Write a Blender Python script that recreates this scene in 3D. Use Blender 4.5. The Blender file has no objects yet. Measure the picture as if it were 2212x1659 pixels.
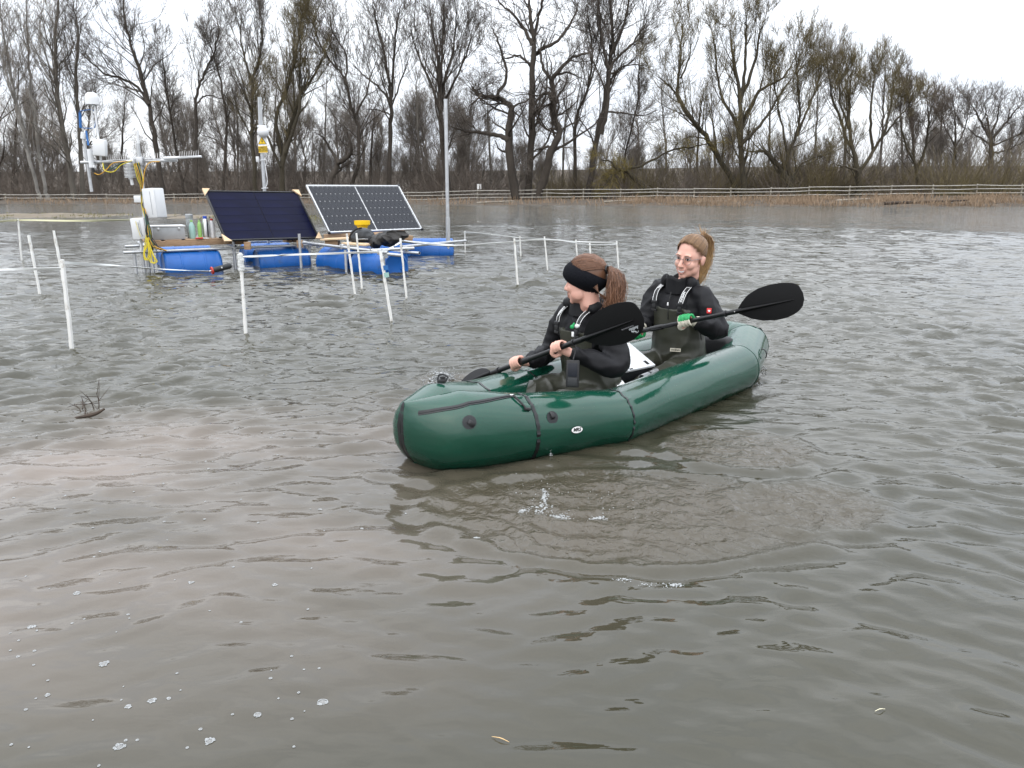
import bpy, bmesh, math, random
import numpy as np
from mathutils import Vector, Matrix, noise
random.seed(11)
rng = np.random.default_rng(11)
scene = bpy.context.scene
C = scene.collection
R = math.radians

# ---------------------------------------------------------------- camera
CAM_H = 1.35
FPX, CXP, CYP = 1662.0, 1106.0, 829.5            # focal length and centre for a 2212 x 1659 view of the photograph
PITCH = math.atan((829.5 - 408) / FPX)
cam_data = bpy.data.cameras.new('camera')
cam_data.sensor_width = 36.0
cam_data.lens = 36.0 * FPX / 2212.0
cam_data.clip_start = 0.05
cam_data.clip_end = 3000
cam = bpy.data.objects.new('camera', cam_data)
cam.location = (0, 0, CAM_H)
cam.rotation_euler = (math.pi / 2 - PITCH, 0, 0)
C.objects.link(cam)
scene.camera = cam

# ---------------------------------------------------------------- overcast sky, soft sun, exposure
world = bpy.data.worlds.new('World')
scene.world = world
world.use_nodes = True
wn, wl = world.node_tree.nodes, world.node_tree.links
wn.clear()
w_out = wn.new('ShaderNodeOutputWorld')
w_bg = wn.new('ShaderNodeBackground')
w_bg.inputs['Strength'].default_value = 0.1
w_sky = wn.new('ShaderNodeTexSky')
w_sky.sky_type = 'NISHITA'
w_sky.sun_disc = False
w_sky.sun_elevation = R(38)
w_sky.sun_rotation = R(200)
w_sky.air_density = 1.0
w_sky.dust_density = 4.0
w_tc = wn.new('ShaderNodeTexCoord')
w_map = wn.new('ShaderNodeMapping')
w_map.inputs['Scale'].default_value = (1.6, 1.6, 5.0)
w_noise = wn.new('ShaderNodeTexNoise')
w_noise.inputs['Scale'].default_value = 1.7
w_noise.inputs['Detail'].default_value = 5
w_noise.inputs['Roughness'].default_value = 0.5
w_ramp = wn.new('ShaderNodeValToRGB')
w_ramp.color_ramp.elements[0].position = 0.30
w_ramp.color_ramp.elements[0].color = (8.5, 9.1, 10.1, 1)
w_ramp.color_ramp.elements[1].position = 0.66
w_ramp.color_ramp.elements[1].color = (11.0, 11.3, 11.7, 1)
w_mix = wn.new('ShaderNodeMix')
w_mix.data_type = 'RGBA'
w_mix.inputs[0].default_value = 0.92
wl.new(w_tc.outputs['Generated'], w_map.inputs['Vector'])
wl.new(w_map.outputs['Vector'], w_noise.inputs['Vector'])
wl.new(w_noise.outputs['Fac'], w_ramp.inputs['Fac'])
wl.new(w_sky.outputs['Color'], w_mix.inputs[6])
wl.new(w_ramp.outputs['Color'], w_mix.inputs[7])
# an overcast sky grows brighter towards the zenith (softened CIE overcast sky)
w_sep = wn.new('ShaderNodeSeparateXYZ')
w_lift = wn.new('ShaderNodeMath'); w_lift.operation = 'MULTIPLY_ADD'; w_lift.use_clamp = False
w_lift.inputs[1].default_value = 2.3; w_lift.inputs[2].default_value = 1.0
w_max = wn.new('ShaderNodeMath'); w_max.operation = 'MAXIMUM'; w_max.inputs[1].default_value = 0.0
w_mul = wn.new('ShaderNodeVectorMath'); w_mul.operation = 'SCALE'
wl.new(w_tc.outputs['Generated'], w_sep.inputs[0]); wl.new(w_sep.outputs['Z'], w_max.inputs[0]); wl.new(w_max.outputs[0], w_lift.inputs[0])
wl.new(w_mix.outputs[2], w_mul.inputs[0]); wl.new(w_lift.outputs[0], w_mul.inputs['Scale'])
wl.new(w_mul.outputs[0], w_bg.inputs['Color'])
wl.new(w_bg.outputs['Background'], w_out.inputs['Surface'])

sun_data = bpy.data.lights.new('sun', 'SUN')
sun_data.energy = 0.5
sun_data.angle = R(80)                              # the whole cloud deck glows: no hard shadows
sun_data.color = (1.0, 0.97, 0.93)
sun = bpy.data.objects.new('sun', sun_data)
sun.rotation_euler = (R(52), 0, R(-20))             # from behind the photographer's left shoulder, high
C.objects.link(sun)

scene.view_settings.view_transform = 'Standard'
scene.view_settings.look = 'None'
scene.view_settings.exposure = 0.05
scene.view_settings.gamma = 1.0
scene.view_settings.use_curve_mapping = False
scene.render.engine = 'CYCLES'
scene.cycles.use_adaptive_sampling = True
scene.cycles.adaptive_threshold = 0.02
scene.cycles.max_bounces = 4
scene.cycles.diffuse_bounces = 2
scene.cycles.glossy_bounces = 2
scene.cycles.transmission_bounces = 3
scene.cycles.transparent_max_bounces = 6
scene.cycles.caustics_reflective = False
scene.cycles.caustics_refractive = False
scene.cycles.use_denoising = True

# ---------------------------------------------------------------- helpers
_c, _s = math.cos(PITCH), math.sin(PITCH)
def ray(u, v):
    x, y = (u - CXP) / FPX, -(v - CYP) / FPX
    return np.array([x, _c + y * _s, -_s + y * _c])
def at(u, v, Y):
    """The point at distance Y (metres north of the camera) seen at u, v in the photograph."""
    d = ray(u, v)
    return np.array([0, 0, CAM_H]) + d * (Y / d[1])
def gr(u, v, z=0.0):
    """The point at height z seen at u, v."""
    d = ray(u, v)
    return np.array([0, 0, CAM_H]) + d * ((z - CAM_H) / d[2])

def unit(a):
    a = np.asarray(a, float)
    return a / (np.linalg.norm(a) + 1e-12)

WLOC = {}
def tag(o, label=None, cat=None, group=None, kind=None):
    if label: o['label'] = label
    if cat: o['category'] = cat
    if group: o['group'] = group
    if kind: o['kind'] = kind
    return o
def thing(name, loc, label, cat, group=None):
    o = bpy.data.objects.new(name, None)
    o.empty_display_size = 0.1
    o.location = tuple(float(a) for a in loc)
    C.objects.link(o)
    WLOC[o] = np.array(loc, float)
    return tag(o, label, cat, group)

def link_mesh(name, me, mat, parent=None, origin=None):
    o = bpy.data.objects.new(name, me)
    if mat is not None and not me.materials:
        me.materials.append(mat)
    C.objects.link(o)
    if parent is not None:
        o.parent = parent
        WLOC[o] = WLOC[parent]
    else:
        org = np.zeros(3) if origin is None else np.array(origin, float)
        o.location = tuple(org)
        WLOC[o] = org
    return o

def np_mesh(name, V, F, smooth=False):
    """V (n,3), F list of index arrays each (m,k) - quads or triangles."""
    me = bpy.data.meshes.new(name)
    V = np.ascontiguousarray(V, dtype=np.float32)
    if not isinstance(F, (list, tuple)): F = [F]
    F = [np.asarray(f, np.int32) for f in F if len(f)]
    loops = np.concatenate([f.ravel() for f in F])
    tot = np.concatenate([np.full(len(f), f.shape[1], np.int32) for f in F])
    start = np.concatenate([[0], np.cumsum(tot)[:-1]]).astype(np.int32)
    me.vertices.add(len(V)); me.vertices.foreach_set('co', V.ravel())
    me.loops.add(len(loops)); me.loops.foreach_set('vertex_index', loops)
    me.polygons.add(len(tot)); me.polygons.foreach_set('loop_start', start)
    me.update(calc_edges=True)
    me.polygons.foreach_set('use_smooth', np.full(len(tot), bool(smooth)))
    me.validate()
    return me

def frames(P):
    """Parallel-transport frames along a polyline."""
    P = np.asarray(P, float)
    T = np.gradient(P, axis=0)
    T /= (np.linalg.norm(T, axis=1)[:, None] + 1e-12)
    a = np.array([0, 0, 1.0]) if abs(T[0][2]) < 0.9 else np.array([1.0, 0, 0])
    N = [unit(np.cross(T[0], a))]
    for i in range(1, len(P)):
        n = N[-1] - T[i] * np.dot(N[-1], T[i])
        N.append(unit(n))
    N = np.array(N)
    B = np.cross(T, N)
    return T, N, B

def smooth_path(P, n):
    """Catmull-Rom resampling of a polyline."""
    P = np.asarray(P, float)
    if len(P) < 3:
        t = np.linspace(0, 1, n)[:, None]
        return P[0] * (1 - t) + P[-1] * t
    Q = np.vstack([2 * P[0] - P[1], P, 2 * P[-1] - P[-2]])
    seg = len(P) - 1
    out = []
    for x in np.linspace(0, seg - 1e-9, n):
        i = int(x); t = x - i
        p0, p1, p2, p3 = Q[i], Q[i + 1], Q[i + 2], Q[i + 3]
        out.append(0.5 * ((2 * p1) + (-p0 + p2) * t + (2 * p0 - 5 * p1 + 4 * p2 - p3) * t * t + (-p0 + 3 * p1 - 3 * p2 + p3) * t ** 3))
    return np.array(out)

class MB:
    """Collects shapes in world coordinates; build() links them as ONE mesh object."""
    def __init__(self): self.V, self.F, self.n = [], [], 0
    def add(self, V, F):
        self.V.append(np.asarray(V, float))
        self.F += [tuple(int(i) + self.n for i in f) for f in F]
        self.n += len(V)
        return self
    def box(self, c, size, rot=None, bev=0.0):
        x, y, z = np.array(size) / 2.0
        if bev <= 0:
            V = np.array([[sx * x, sy * y, sz * z] for sz in (-1, 1) for sy in (-1, 1) for sx in (-1, 1)], float)
            F = [(0, 2, 3, 1), (4, 5, 7, 6), (0, 1, 5, 4), (2, 6, 7, 3), (0, 4, 6, 2), (1, 3, 7, 5)]
        else:
            bm = bmesh.new()
            bmesh.ops.create_cube(bm, size=1)
            for v in bm.verts: v.co = Vector((v.co.x * 2 * x, v.co.y * 2 * y, v.co.z * 2 * z))
            bmesh.ops.bevel(bm, geom=list(bm.edges), offset=bev, segments=2, affect='EDGES', profile=0.5)
            bm.verts.index_update()
            V = np.array([v.co[:] for v in bm.verts]); F = [tuple(v.index for v in f.verts) for f in bm.faces]
            bm.free()
        if rot is not None: V = V @ np.array(rot, float).T
        return self.add(V + np.array(c, float), F)
    def beam(self, a, b, w, h, up=(0, 0, 1), bev=0.0):
        a, b = np.array(a, float), np.array(b, float)
        t = unit(b - a); sd = unit(np.cross(t, np.array(up, float))); u = np.cross(sd, t)
        return self.box((a + b) / 2, (np.linalg.norm(b - a), w, h), np.column_stack([t, sd, u]), bev)
    def tube(self, P, r, n=8, cap=True, squash=None, side=None):
        P = np.asarray(P, float); k = len(P)
        r = np.full(k, r, float) if np.isscalar(r) else np.asarray(r, float)
        T, N, B = frames(P)
        if side is not None:
            B = np.array([unit(np.cross(t, np.array(side, float))) for t in T]); N = np.cross(B, T)
        a = np.linspace(0, 2 * np.pi, n, endpoint=False)
        q = 1.0 if squash is None else squash
        V = (P[:, None] + r[:, None, None] * (np.cos(a)[None, :, None] * N[:, None] + q * np.sin(a)[None, :, None] * B[:, None])).reshape(-1, 3)
        F = [(i * n + j, i * n + (j + 1) % n, (i + 1) * n + (j + 1) % n, (i + 1) * n + j) for i in range(k - 1) for j in range(n)]
        if cap:
            F.append(tuple(range(n))[::-1]); F.append(tuple((k - 1) * n + j for j in range(n)))
        return self.add(V, F)
    def pipe(self, a, b, r, wall=0.004, n=14):
        """Open pipe with a visible wall."""
        P = np.array([a, b], float); T, N, B = frames(P)
        ang = np.linspace(0, 2 * np.pi, n, endpoint=False)
        V = []
        for rr in (r, r - wall):
            for p, nn, bb in zip(P, N, B):
                V.append(p + rr * (np.cos(ang)[:, None] * nn + np.sin(ang)[:, None] * bb))
        V = np.vstack(V); F = []
        for j in range(n):
            k = (j + 1) % n
            F += [(j, k, n + k, n + j), (2 * n + j, 3 * n + j, 3 * n + k, 2 * n + k), (j, 2 * n + j, 2 * n + k, k), (n + j, n + k, 3 * n + k, 3 * n + j)]
        return self.add(V, F)
    def lathe(self, prof, n, origin, axis=(0, 0, 1), sx=1.0, sy=1.0):
        ax = unit(axis)
        a = np.array([1.0, 0, 0]) if abs(ax[0]) < 0.9 else np.array([0, 1.0, 0])
        e1 = unit(a - ax * np.dot(a, ax)); e2 = np.cross(ax, e1)
        ang = np.linspace(0, 2 * np.pi, n, endpoint=False)
        V, F = [], []
        for (r, z) in prof:
            V += [np.array(origin) + ax * z + r * (sx * math.cos(t) * e1 + sy * math.sin(t) * e2) for t in ang]
        k = len(prof)
        F = [(i * n + j, i * n + (j + 1) % n, (i + 1) * n + (j + 1) % n, (i + 1) * n + j) for i in range(k - 1) for j in range(n)]
        F.append(tuple(range(n))[::-1]); F.append(tuple((k - 1) * n + j for j in range(n)))
        return self.add(V, F)
    def ball(self, c, r, n=16, m=10, rot=None):
        r = np.array([r, r, r], float) if np.isscalar(r) else np.array(r, float)
        V = [[0, 0, -1]]
        for i in range(1, m):
            ph = -np.pi / 2 + np.pi * i / m
            V += [[math.cos(ph) * math.cos(t), math.cos(ph) * math.sin(t), math.sin(ph)] for t in np.linspace(0, 2 * np.pi, n, endpoint=False)]
        V.append([0, 0, 1]); V = np.array(V, float) * r
        if rot is not None: V = V @ np.array(rot, float).T
        F = [(0, 1 + (j + 1) % n, 1 + j) for j in range(n)]
        for i in range(m - 2):
            F += [(1 + i * n + j, 1 + i * n + (j + 1) % n, 1 + (i + 1) * n + (j + 1) % n, 1 + (i + 1) * n + j) for j in range(n)]
        l = len(V) - 1; b = 1 + (m - 2) * n
        F += [(b + j, b + (j + 1) % n, l) for j in range(n)]
        return self.add(V + np.array(c, float), F)
    def plate(self, outline, thick):
        """Closed 3-D outline (roughly planar) given thickness along its normal."""
        O = np.asarray(outline, float); n = len(O)
        nn = unit(sum(np.cross(O[i] - O[0], O[(i + 1) % n] - O[0]) for i in range(1, n - 1)))
        V = np.vstack([O + nn * thick / 2, O - nn * thick / 2])
        F = [tuple(range(n)), tuple(range(2 * n - 1, n - 1, -1))] + [(i, n + i, n + (i + 1) % n, (i + 1) % n) for i in range(n)]
        return self.add(V, F)
    def grid(self, G, closed_u=False):
        """G (a,b,3) grid of points."""
        a, b = G.shape[:2]
        F = []
        for i in range(a - 1):
            for j in range(b - 1):
                F.append((i * b + j, i * b + j + 1, (i + 1) * b + j + 1, (i + 1) * b + j))
            if closed_u: F.append((i * b + b - 1, i * b, (i + 1) * b, (i + 1) * b + b - 1))
        return self.add(G.reshape(-1, 3), F)
    def mesh(self, name, off, smooth=None):
        V = np.vstack(self.V) - off
        me = bpy.data.meshes.new(name)
        me.from_pydata(V.tolist(), [], self.F)
        me.validate()
        if smooth is not None:
            me.polygons.foreach_set('use_smooth', np.full(len(me.polygons), True))
            if smooth < 179: me.set_sharp_from_angle(angle=R(smooth))
        return me
    def build(self, name, mat, parent=None, smooth=40, origin=None):
        off = WLOC[parent] if parent is not None else (np.zeros(3) if origin is None else np.array(origin, float))
        return link_mesh(name, self.mesh(name, off, smooth), mat, parent, origin)

# ---------------------------------------------------------------- materials
MATS = {}
def mat(name, col, rough=0.6, metal=0.0, vary=0.0, vscale=6.0, bump=0.0, bscale=30.0, bdist=0.01, col2=None, stretch=None, spec=0.5, coat=0.0, alpha=1.0, trans=0.0, ior=1.45, sheen=0.0, dirt=None, rvar=0.0):
    """Principled material: base colour with noise variation towards col2, optional dirt patches, noise bump."""
    m = bpy.data.materials.new(name); m.use_nodes = True
    nt = m.node_tree; b = nt.nodes['Principled BSDF']
    b.inputs['Base Color'].default_value = (*col, 1); b.inputs['Roughness'].default_value = rough
    b.inputs['Metallic'].default_value = metal
    b.inputs['Specular IOR Level'].default_value = spec
    b.inputs['Coat Weight'].default_value = coat
    b.inputs['Alpha'].default_value = alpha
    b.inputs['Transmission Weight'].default_value = trans
    b.inputs['IOR'].default_value = ior
    b.inputs['Sheen Weight'].default_value = sheen
    tc = nt.nodes.new('ShaderNodeTexCoord')
    mp = nt.nodes.new('ShaderNodeMapping')
    if stretch: mp.inputs['Scale'].default_value = stretch
    nt.links.new(tc.outputs['Object'], mp.inputs['Vector'])
    last = None
    if vary > 0 or col2:
        n = nt.nodes.new('ShaderNodeTexNoise'); n.inputs['Scale'].default_value = vscale; n.inputs['Detail'].default_value = 6; n.inputs['Roughness'].default_value = 0.6
        nt.links.new(mp.outputs['Vector'], n.inputs['Vector'])
        rp = nt.nodes.new('ShaderNodeValToRGB')
        c2 = col2 if col2 else tuple(min(1, c * (1 + vary)) for c in col)
        c1 = col if col2 else tuple(c * (1 - vary) for c in col)
        rp.color_ramp.elements[0].position = 0.32; rp.color_ramp.elements[0].color = (*c1, 1)
        rp.color_ramp.elements[1].position = 0.68; rp.color_ramp.elements[1].color = (*c2, 1)
        nt.links.new(n.outputs['Fac'], rp.inputs['Fac'])
        last = rp.outputs['Color']
        if rvar > 0:
            mr = nt.nodes.new('ShaderNodeMapRange'); mr.inputs['To Min'].default_value = max(0, rough - rvar); mr.inputs['To Max'].default_value = rough + rvar
            nt.links.new(n.outputs['Fac'], mr.inputs['Value']); nt.links.new(mr.outputs['Result'], b.inputs['Roughness'])
    if dirt:
        dcol, dscale, dpos, damt = dirt
        n = nt.nodes.new('ShaderNodeTexNoise'); n.inputs['Scale'].default_value = dscale; n.inputs['Detail'].default_value = 8; n.inputs['Roughness'].default_value = 0.7
        nt.links.new(mp.outputs['Vector'], n.inputs['Vector'])
        rp = nt.nodes.new('ShaderNodeValToRGB')
        rp.color_ramp.elements[0].position = dpos; rp.color_ramp.elements[0].color = (0, 0, 0, 1)
        rp.color_ramp.elements[1].position = min(1, dpos + 0.12); rp.color_ramp.elements[1].color = (damt, damt, damt, 1)
        nt.links.new(n.outputs['Fac'], rp.inputs['Fac'])
        mx = nt.nodes.new('ShaderNodeMix'); mx.data_type = 'RGBA'
        nt.links.new(rp.outputs['Color'], mx.inputs[0])
        if last is not None: nt.links.new(last, mx.inputs[6])
        else: mx.inputs[6].default_value = (*col, 1)
        mx.inputs[7].default_value = (*dcol, 1)
        last = mx.outputs[2]
    if last is not None: nt.links.new(last, b.inputs['Base Color'])
    if bump > 0:
        n = nt.nodes.new('ShaderNodeTexNoise'); n.inputs['Scale'].default_value = bscale; n.inputs['Detail'].default_value = 5
        nt.links.new(mp.outputs['Vector'], n.inputs['Vector'])
        bp = nt.nodes.new('ShaderNodeBump'); bp.inputs['Strength'].default_value = bump; bp.inputs['Distance'].default_value = bdist
        nt.links.new(n.outputs['Fac'], bp.inputs['Height']); nt.links.new(bp.outputs['Normal'], b.inputs['Normal'])
    MATS[name] = m
    return m

# ================================================================ WATER
BOAT_S = np.array([-0.458, 3.62, 0.0])              # bow stem at the waterline
AX = np.array([math.sqrt(.5), math.sqrt(.5), 0.0])   # bow -> stern
NX = np.array([math.sqrt(.5), -math.sqrt(.5), 0.0])  # towards the near side
_wr = np.random.default_rng(5)
WAVES = []
for lam, amp, spread, cnt in ((1.7, .0030, 26, 5), (.80, .0024, 26, 8), (0.42, .0030, 24, 14), (0.25, .0052, 22, 22), (0.17, .0040, 24, 24), (0.12, .0017, 36, 18)):
    for _ in range(cnt):
        l = lam * _wr.uniform(.72, 1.35); th = R(90 + 2 + _wr.normal(0, spread))
        WAVES.append((2 * np.pi / l * math.cos(th), 2 * np.pi / l * math.sin(th), _wr.uniform(0, 6.283), amp * _wr.uniform(.5, 1.3) / math.sqrt(cnt / 4), l))
_npairs = [(_wr.normal(0, 1), _wr.normal(0, 1), _wr.uniform(0, 6.28)) for _ in range(14)]
def lowfreq(x, y, f):
    h = 0
    for a, b, p in _npairs: h = h + np.sin(f * (a * x + b * y) + p)
    return h / 3.7
SPLASH = [(.47, 3.06, .84, .52), (1.22, 3.92, .40, .33), (1.30, 3.15, .34, .26), (-.42, 5.40, .28, .22)]   # where blades have just stirred the water
def water_h(x, y, dr):
    """Surface height at x, y; dr is the local mesh spacing (waves finer than that are left to the bump)."""
    r = np.sqrt(x * x + y * y)
    g = lowfreq(x, y, .55)
    gust = np.clip(.80 + .36 * g, .25, 1.5); windy = gust * np.clip((r - 1.6) / 5.2, .14, 1.2); fine_w = gust * np.clip((r - 1.0) / 5.0, .25, 1.2)     # the bay is calmer beside the photographer
    sx, sy = x - BOAT_S[0], y - BOAT_S[1]
    bs, bt = sx * AX[0] + sy * AX[1], sx * NX[0] + sy * NX[1]
    lee = np.exp(-((bt - .95) / .75) ** 2) * (1 / (1 + np.exp(np.clip(-(bs + .1) / .2, -40, 40)))) * (1 / (1 + np.exp(np.clip((bs - 3.0) / .3, -40, 40))))
    windy = windy * (1 - .75 * lee); fine_w = fine_w * (1 - .6 * lee)
    h = np.zeros_like(x)
    wx = x + .10 * lowfreq(x + 3, y, 1.9); wy = y + .10 * lowfreq(x, y + 7, 1.7)
    rad = np.sqrt(wx ** 2 + (wy + 5) ** 2)
    wx, wy = rad * np.arctan2(wx, wy + 5), rad - 5        # crests bend round the photographer
    for kx, ky, p, a, l in WAVES:
        fade = np.clip(l / (2.4 * dr) - .55, 0, 1)
        ph = kx * wx + ky * wy + p
        s = np.sin(ph)
        far_gain = 1 + (.9 if .34 < l < .75 else 0) * np.clip((r - 6) / 6, 0, 1)
        h += 1.18 * far_gain * a * fade * (windy if l > .32 else fine_w) * (s + .28 * np.cos(2 * ph))
    # rings spreading from the photographer's legs, and the waves pushed aside by the bow
    r0 = np.sqrt((x - .3) ** 2 + (y - .2) ** 2) + .10 * lowfreq(x, y, 1.3)
    h += .0028 * np.sin(2 * np.pi * r0 / .62 + 1.2 * lowfreq(x, y, .9)) * np.exp(-((r0 - 2.8) / 1.7) ** 2) * (.55 + .45 * lowfreq(x, y, 1.1))
    for sg in (1, -1):
        d = bt * sg - (.10 + .34 * (bs + .05))
        h += .010 * np.sin(2 * np.pi * d / .42) * np.exp(-(d / .36) ** 2) * np.clip((bs + .2) / .5, 0, 1) * np.exp(-np.clip(bs - .3, 0, 9) / 1.3)
    for px, py, ra, rb in SPLASH:
        wob = 1 + .07 * lowfreq(x, y, 2.4)
        d = np.sqrt(((x - px) / ra) ** 2 + ((y - py) / rb) ** 2) * wob; e = (d - 1.0) * (ra + rb) / 2
        h += .0125 * np.exp(-((e - .03) / .10) ** 2) * np.cos(e / .029) * np.clip(.9 + .3 * lowfreq(x + 2, y, 1.6), .4, 1.3) + .003 * np.exp(-((e - .18) / .16) ** 2) * np.cos(e / .034)
        ins = 1 / (1 + np.exp(np.clip((d - .95) / .06, -40, 40)))
        h += .0045 * ins * (np.sin(31 * x + 5 * np.sin(7 * y)) * np.sin(36 * y + 6 * np.sin(8 * x)) + .7 * np.sin(52 * (x * .6 + y * .8) + 4 * np.sin(9 * x)))
    return h

def make_water():
    rs = [0.5]
    while rs[-1] < 260: rs.append(rs[-1] * (1.02 if rs[-1] < 1.6 else 1.0054 if rs[-1] < 30 else 1.012 if rs[-1] < 90 else 1.06))
    rs = np.array(rs)
    th = np.radians(np.concatenate([np.arange(20, 52, 1.2), np.arange(52, 128, .40), np.arange(128, 161, 1.2)]))
    RR, TT = np.meshgrid(rs, th, indexing='ij')
    X, Y = RR * np.cos(TT), RR * np.sin(TT)
    Z = water_h(X, Y, np.where(RR < 30, RR * .0055, RR * .012))
    V = np.stack([X, Y, Z], -1).reshape(-1, 3)
    a, b = RR.shape
    i = np.arange(a - 1)[:, None] * b + np.arange(b - 1)[None]
    F = np.stack([i, i + b, i + b + 1, i + 1], -1).reshape(-1, 4)
    me = np_mesh('water', V, F, True)
    # how stirred up the water is: drives the fine bump
    turb = np.zeros(X.shape)
    for px, py, ra, rb in SPLASH: turb = np.maximum(turb, 1 / (1 + np.exp(np.clip((np.sqrt(((X - px) / ra) ** 2 + ((Y - py) / rb) ** 2) * (1 + .07 * lowfreq(X, Y, 2.4)) - .93) / .10, -40, 40))))
    at_ = me.attributes.new('stirred', 'FLOAT', 'POINT'); at_.data.foreach_set('value', turb.ravel().astype(np.float32))
    sky_sheen = np.zeros(X.shape)  # pale patch at left: silt tint and sky sheen painted into the water colour
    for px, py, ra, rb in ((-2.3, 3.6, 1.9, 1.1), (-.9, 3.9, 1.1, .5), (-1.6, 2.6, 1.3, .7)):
        sky_sheen = np.maximum(sky_sheen, np.exp(-((X - px + .3 * lowfreq(X, Y, 1.3)) / ra) ** 2 - ((Y - py + .3 * lowfreq(X + 4, Y, 1.2)) / rb) ** 2))
    sky_sheen = sky_sheen * np.clip(.75 + .35 * lowfreq(X, Y * 1.6, 2.2), 0, 1.2)
    pa_ = me.attributes.new('silt_sheen', 'FLOAT', 'POINT'); pa_.data.foreach_set('value', sky_sheen.ravel().astype(np.float32))
    m = bpy.data.materials.new('murky_water'); m.use_nodes = True
    nt = m.node_tree; bs = nt.nodes['Principled BSDF']; L = nt.links.new
    bs.inputs['Roughness'].default_value = .04; bs.inputs['IOR'].default_value = 1.42
    tc = nt.nodes.new('ShaderNodeTexCoord')
    cn = nt.nodes.new('ShaderNodeTexNoise'); cn.inputs['Scale'].default_value = .55; cn.inputs['Detail'].default_value = 5
    cr = nt.nodes.new('ShaderNodeValToRGB')
    cr.color_ramp.elements[0].position = .3; cr.color_ramp.elements[0].color = (.029, .0280, .0170, 1)
    cr.color_ramp.elements[1].position = .72; cr.color_ramp.elements[1].color = (.043, .0395, .0250, 1)
    L(tc.outputs['Object'], cn.inputs['Vector']); L(cn.outputs['Fac'], cr.inputs['Fac'])
    att = nt.nodes.new('ShaderNodeAttribute'); att.attribute_name = 'stirred'
    silt_sheen = nt.nodes.new('ShaderNodeMix'); silt_sheen.data_type = 'RGBA'
    mlt = nt.nodes.new('ShaderNodeMath'); mlt.operation = 'MULTIPLY'; mlt.inputs[1].default_value = .55
    L(att.outputs['Fac'], mlt.inputs[0]); L(mlt.outputs[0], silt_sheen.inputs[0]); L(cr.outputs['Color'], silt_sheen.inputs[6]); silt_sheen.inputs[7].default_value = (.070, .056, .037, 1)
    pat = nt.nodes.new('ShaderNodeAttribute'); pat.attribute_name = 'silt_sheen'
    sheen_mix = nt.nodes.new('ShaderNodeMix'); sheen_mix.data_type = 'RGBA'
    L(pat.outputs['Fac'], sheen_mix.inputs[0]); L(silt_sheen.outputs[2], sheen_mix.inputs[6]); sheen_mix.inputs[7].default_value = (.150, .122, .100, 1)
    L(sheen_mix.outputs[2], bs.inputs['Base Color'])
    def nz(scale, det, st, rot=0):
        mp = nt.nodes.new('ShaderNodeMapping'); mp.inputs['Scale'].default_value = st; mp.inputs['Rotation'].default_value = (0, 0, rot)
        n = nt.nodes.new('ShaderNodeTexNoise'); n.inputs['Scale'].default_value = scale; n.inputs['Detail'].default_value = det; n.inputs['Distortion'].default_value = .4
        L(tc.outputs['Object'], mp.inputs['Vector']); L(mp.outputs['Vector'], n.inputs['Vector'])
        return n
    prev = None
    geo = nt.nodes.new('ShaderNodeVectorMath'); geo.operation = 'LENGTH'; L(tc.outputs['Object'], geo.inputs[0])
    far = nt.nodes.new('ShaderNodeMapRange'); far.inputs['From Min'].default_value = 2.6; far.inputs['From Max'].default_value = 7; far.inputs['To Min'].default_value = .22; far.inputs['To Max'].default_value = 1
    L(geo.outputs['Value'], far.inputs['Value'])
    far2 = nt.nodes.new('ShaderNodeMapRange'); far2.inputs['From Min'].default_value = 18; far2.inputs['From Max'].default_value = 45; far2.inputs['To Min'].default_value = 0; far2.inputs['To Max'].default_value = 1
    L(geo.outputs['Value'], far2.inputs['Value'])
    for n, dist, fac in ((nz(2.2, 3, (.6, 1.5, 1), R(5)), .11, far2.outputs['Result']), (nz(8, 3, (.5, 1.3, 1), R(7)), .019, far.outputs['Result']), (nz(24, 2, (.7, 1.2, 1), R(-9)), .0022, far.outputs['Result']), (nz(26, 4, (1, 1, 1)), .017, att.outputs['Fac'])):
        bp = nt.nodes.new('ShaderNodeBump'); bp.inputs['Distance'].default_value = dist; bp.inputs['Strength'].default_value = 1
        L(fac, bp.inputs['Strength']); L(n.outputs['Fac'], bp.inputs['Height'])
        if prev is not None: L(prev, bp.inputs['Normal'])
        prev = bp.outputs['Normal']
    L(prev, bs.inputs['Normal'])
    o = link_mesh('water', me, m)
    tag(o, 'rippled grey brown flood water of the lake', kind='structure')
make_water()
def wz(x, y):
    return float(water_h(np.array([float(x)]), np.array([float(y)]), np.array([.02]))[0])
def bark(name, c1, c2, sc=.6):
    return mat(name, c1, .95, col2=c2, vscale=sc, bump=.4, bscale=4, bdist=.03, stretch=(1, 1, .4))

# ================================================================ FAR BANK, SPIT, FENCE
SHORE = np.array([(-140, 76), (-60, 74), (-34, 72), (-16, 70), (-4, 68), (6, 66), (18, 63.5), (28, 61.5), (36, 60.5), (60, 58), (140, 54)], float)
FENCE = np.array([(-140, 86), (-55, 85), (-20, 84.5), (-5, 83.5), (12, 80.5), (30, 76.5), (46, 72.5), (75, 68), (140, 62)], float)
def shoreY(x): return np.interp(x, SHORE[:, 0], SHORE[:, 1])
def fenceY(x): return np.interp(x, FENCE[:, 0], FENCE[:, 1])
def bank_z(x, y):
    """Ground height on the far side of the lake."""
    d = y - shoreY(x) - .7 * np.sin(x * .55) - .5 * np.sin(x * 1.31 + 1)
    w = np.clip(fenceY(x) - shoreY(x), 4, 40)
    top = np.interp(x, [-60, -10, 10, 25, 45, 90], [.12, .18, .30, .48, .72, .9])
    z = np.where(d < 0, d * .08, top * np.clip(d / w, 0, 1) ** .7)
    z = z + np.clip(d - 22, 0, None) * .02 + np.clip(d - 45, 0, 60) * .055
    return z + .03 * np.sin(x * 2.1 + y) + .03 * np.sin(y * 1.7 - x * 1.1)

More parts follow.
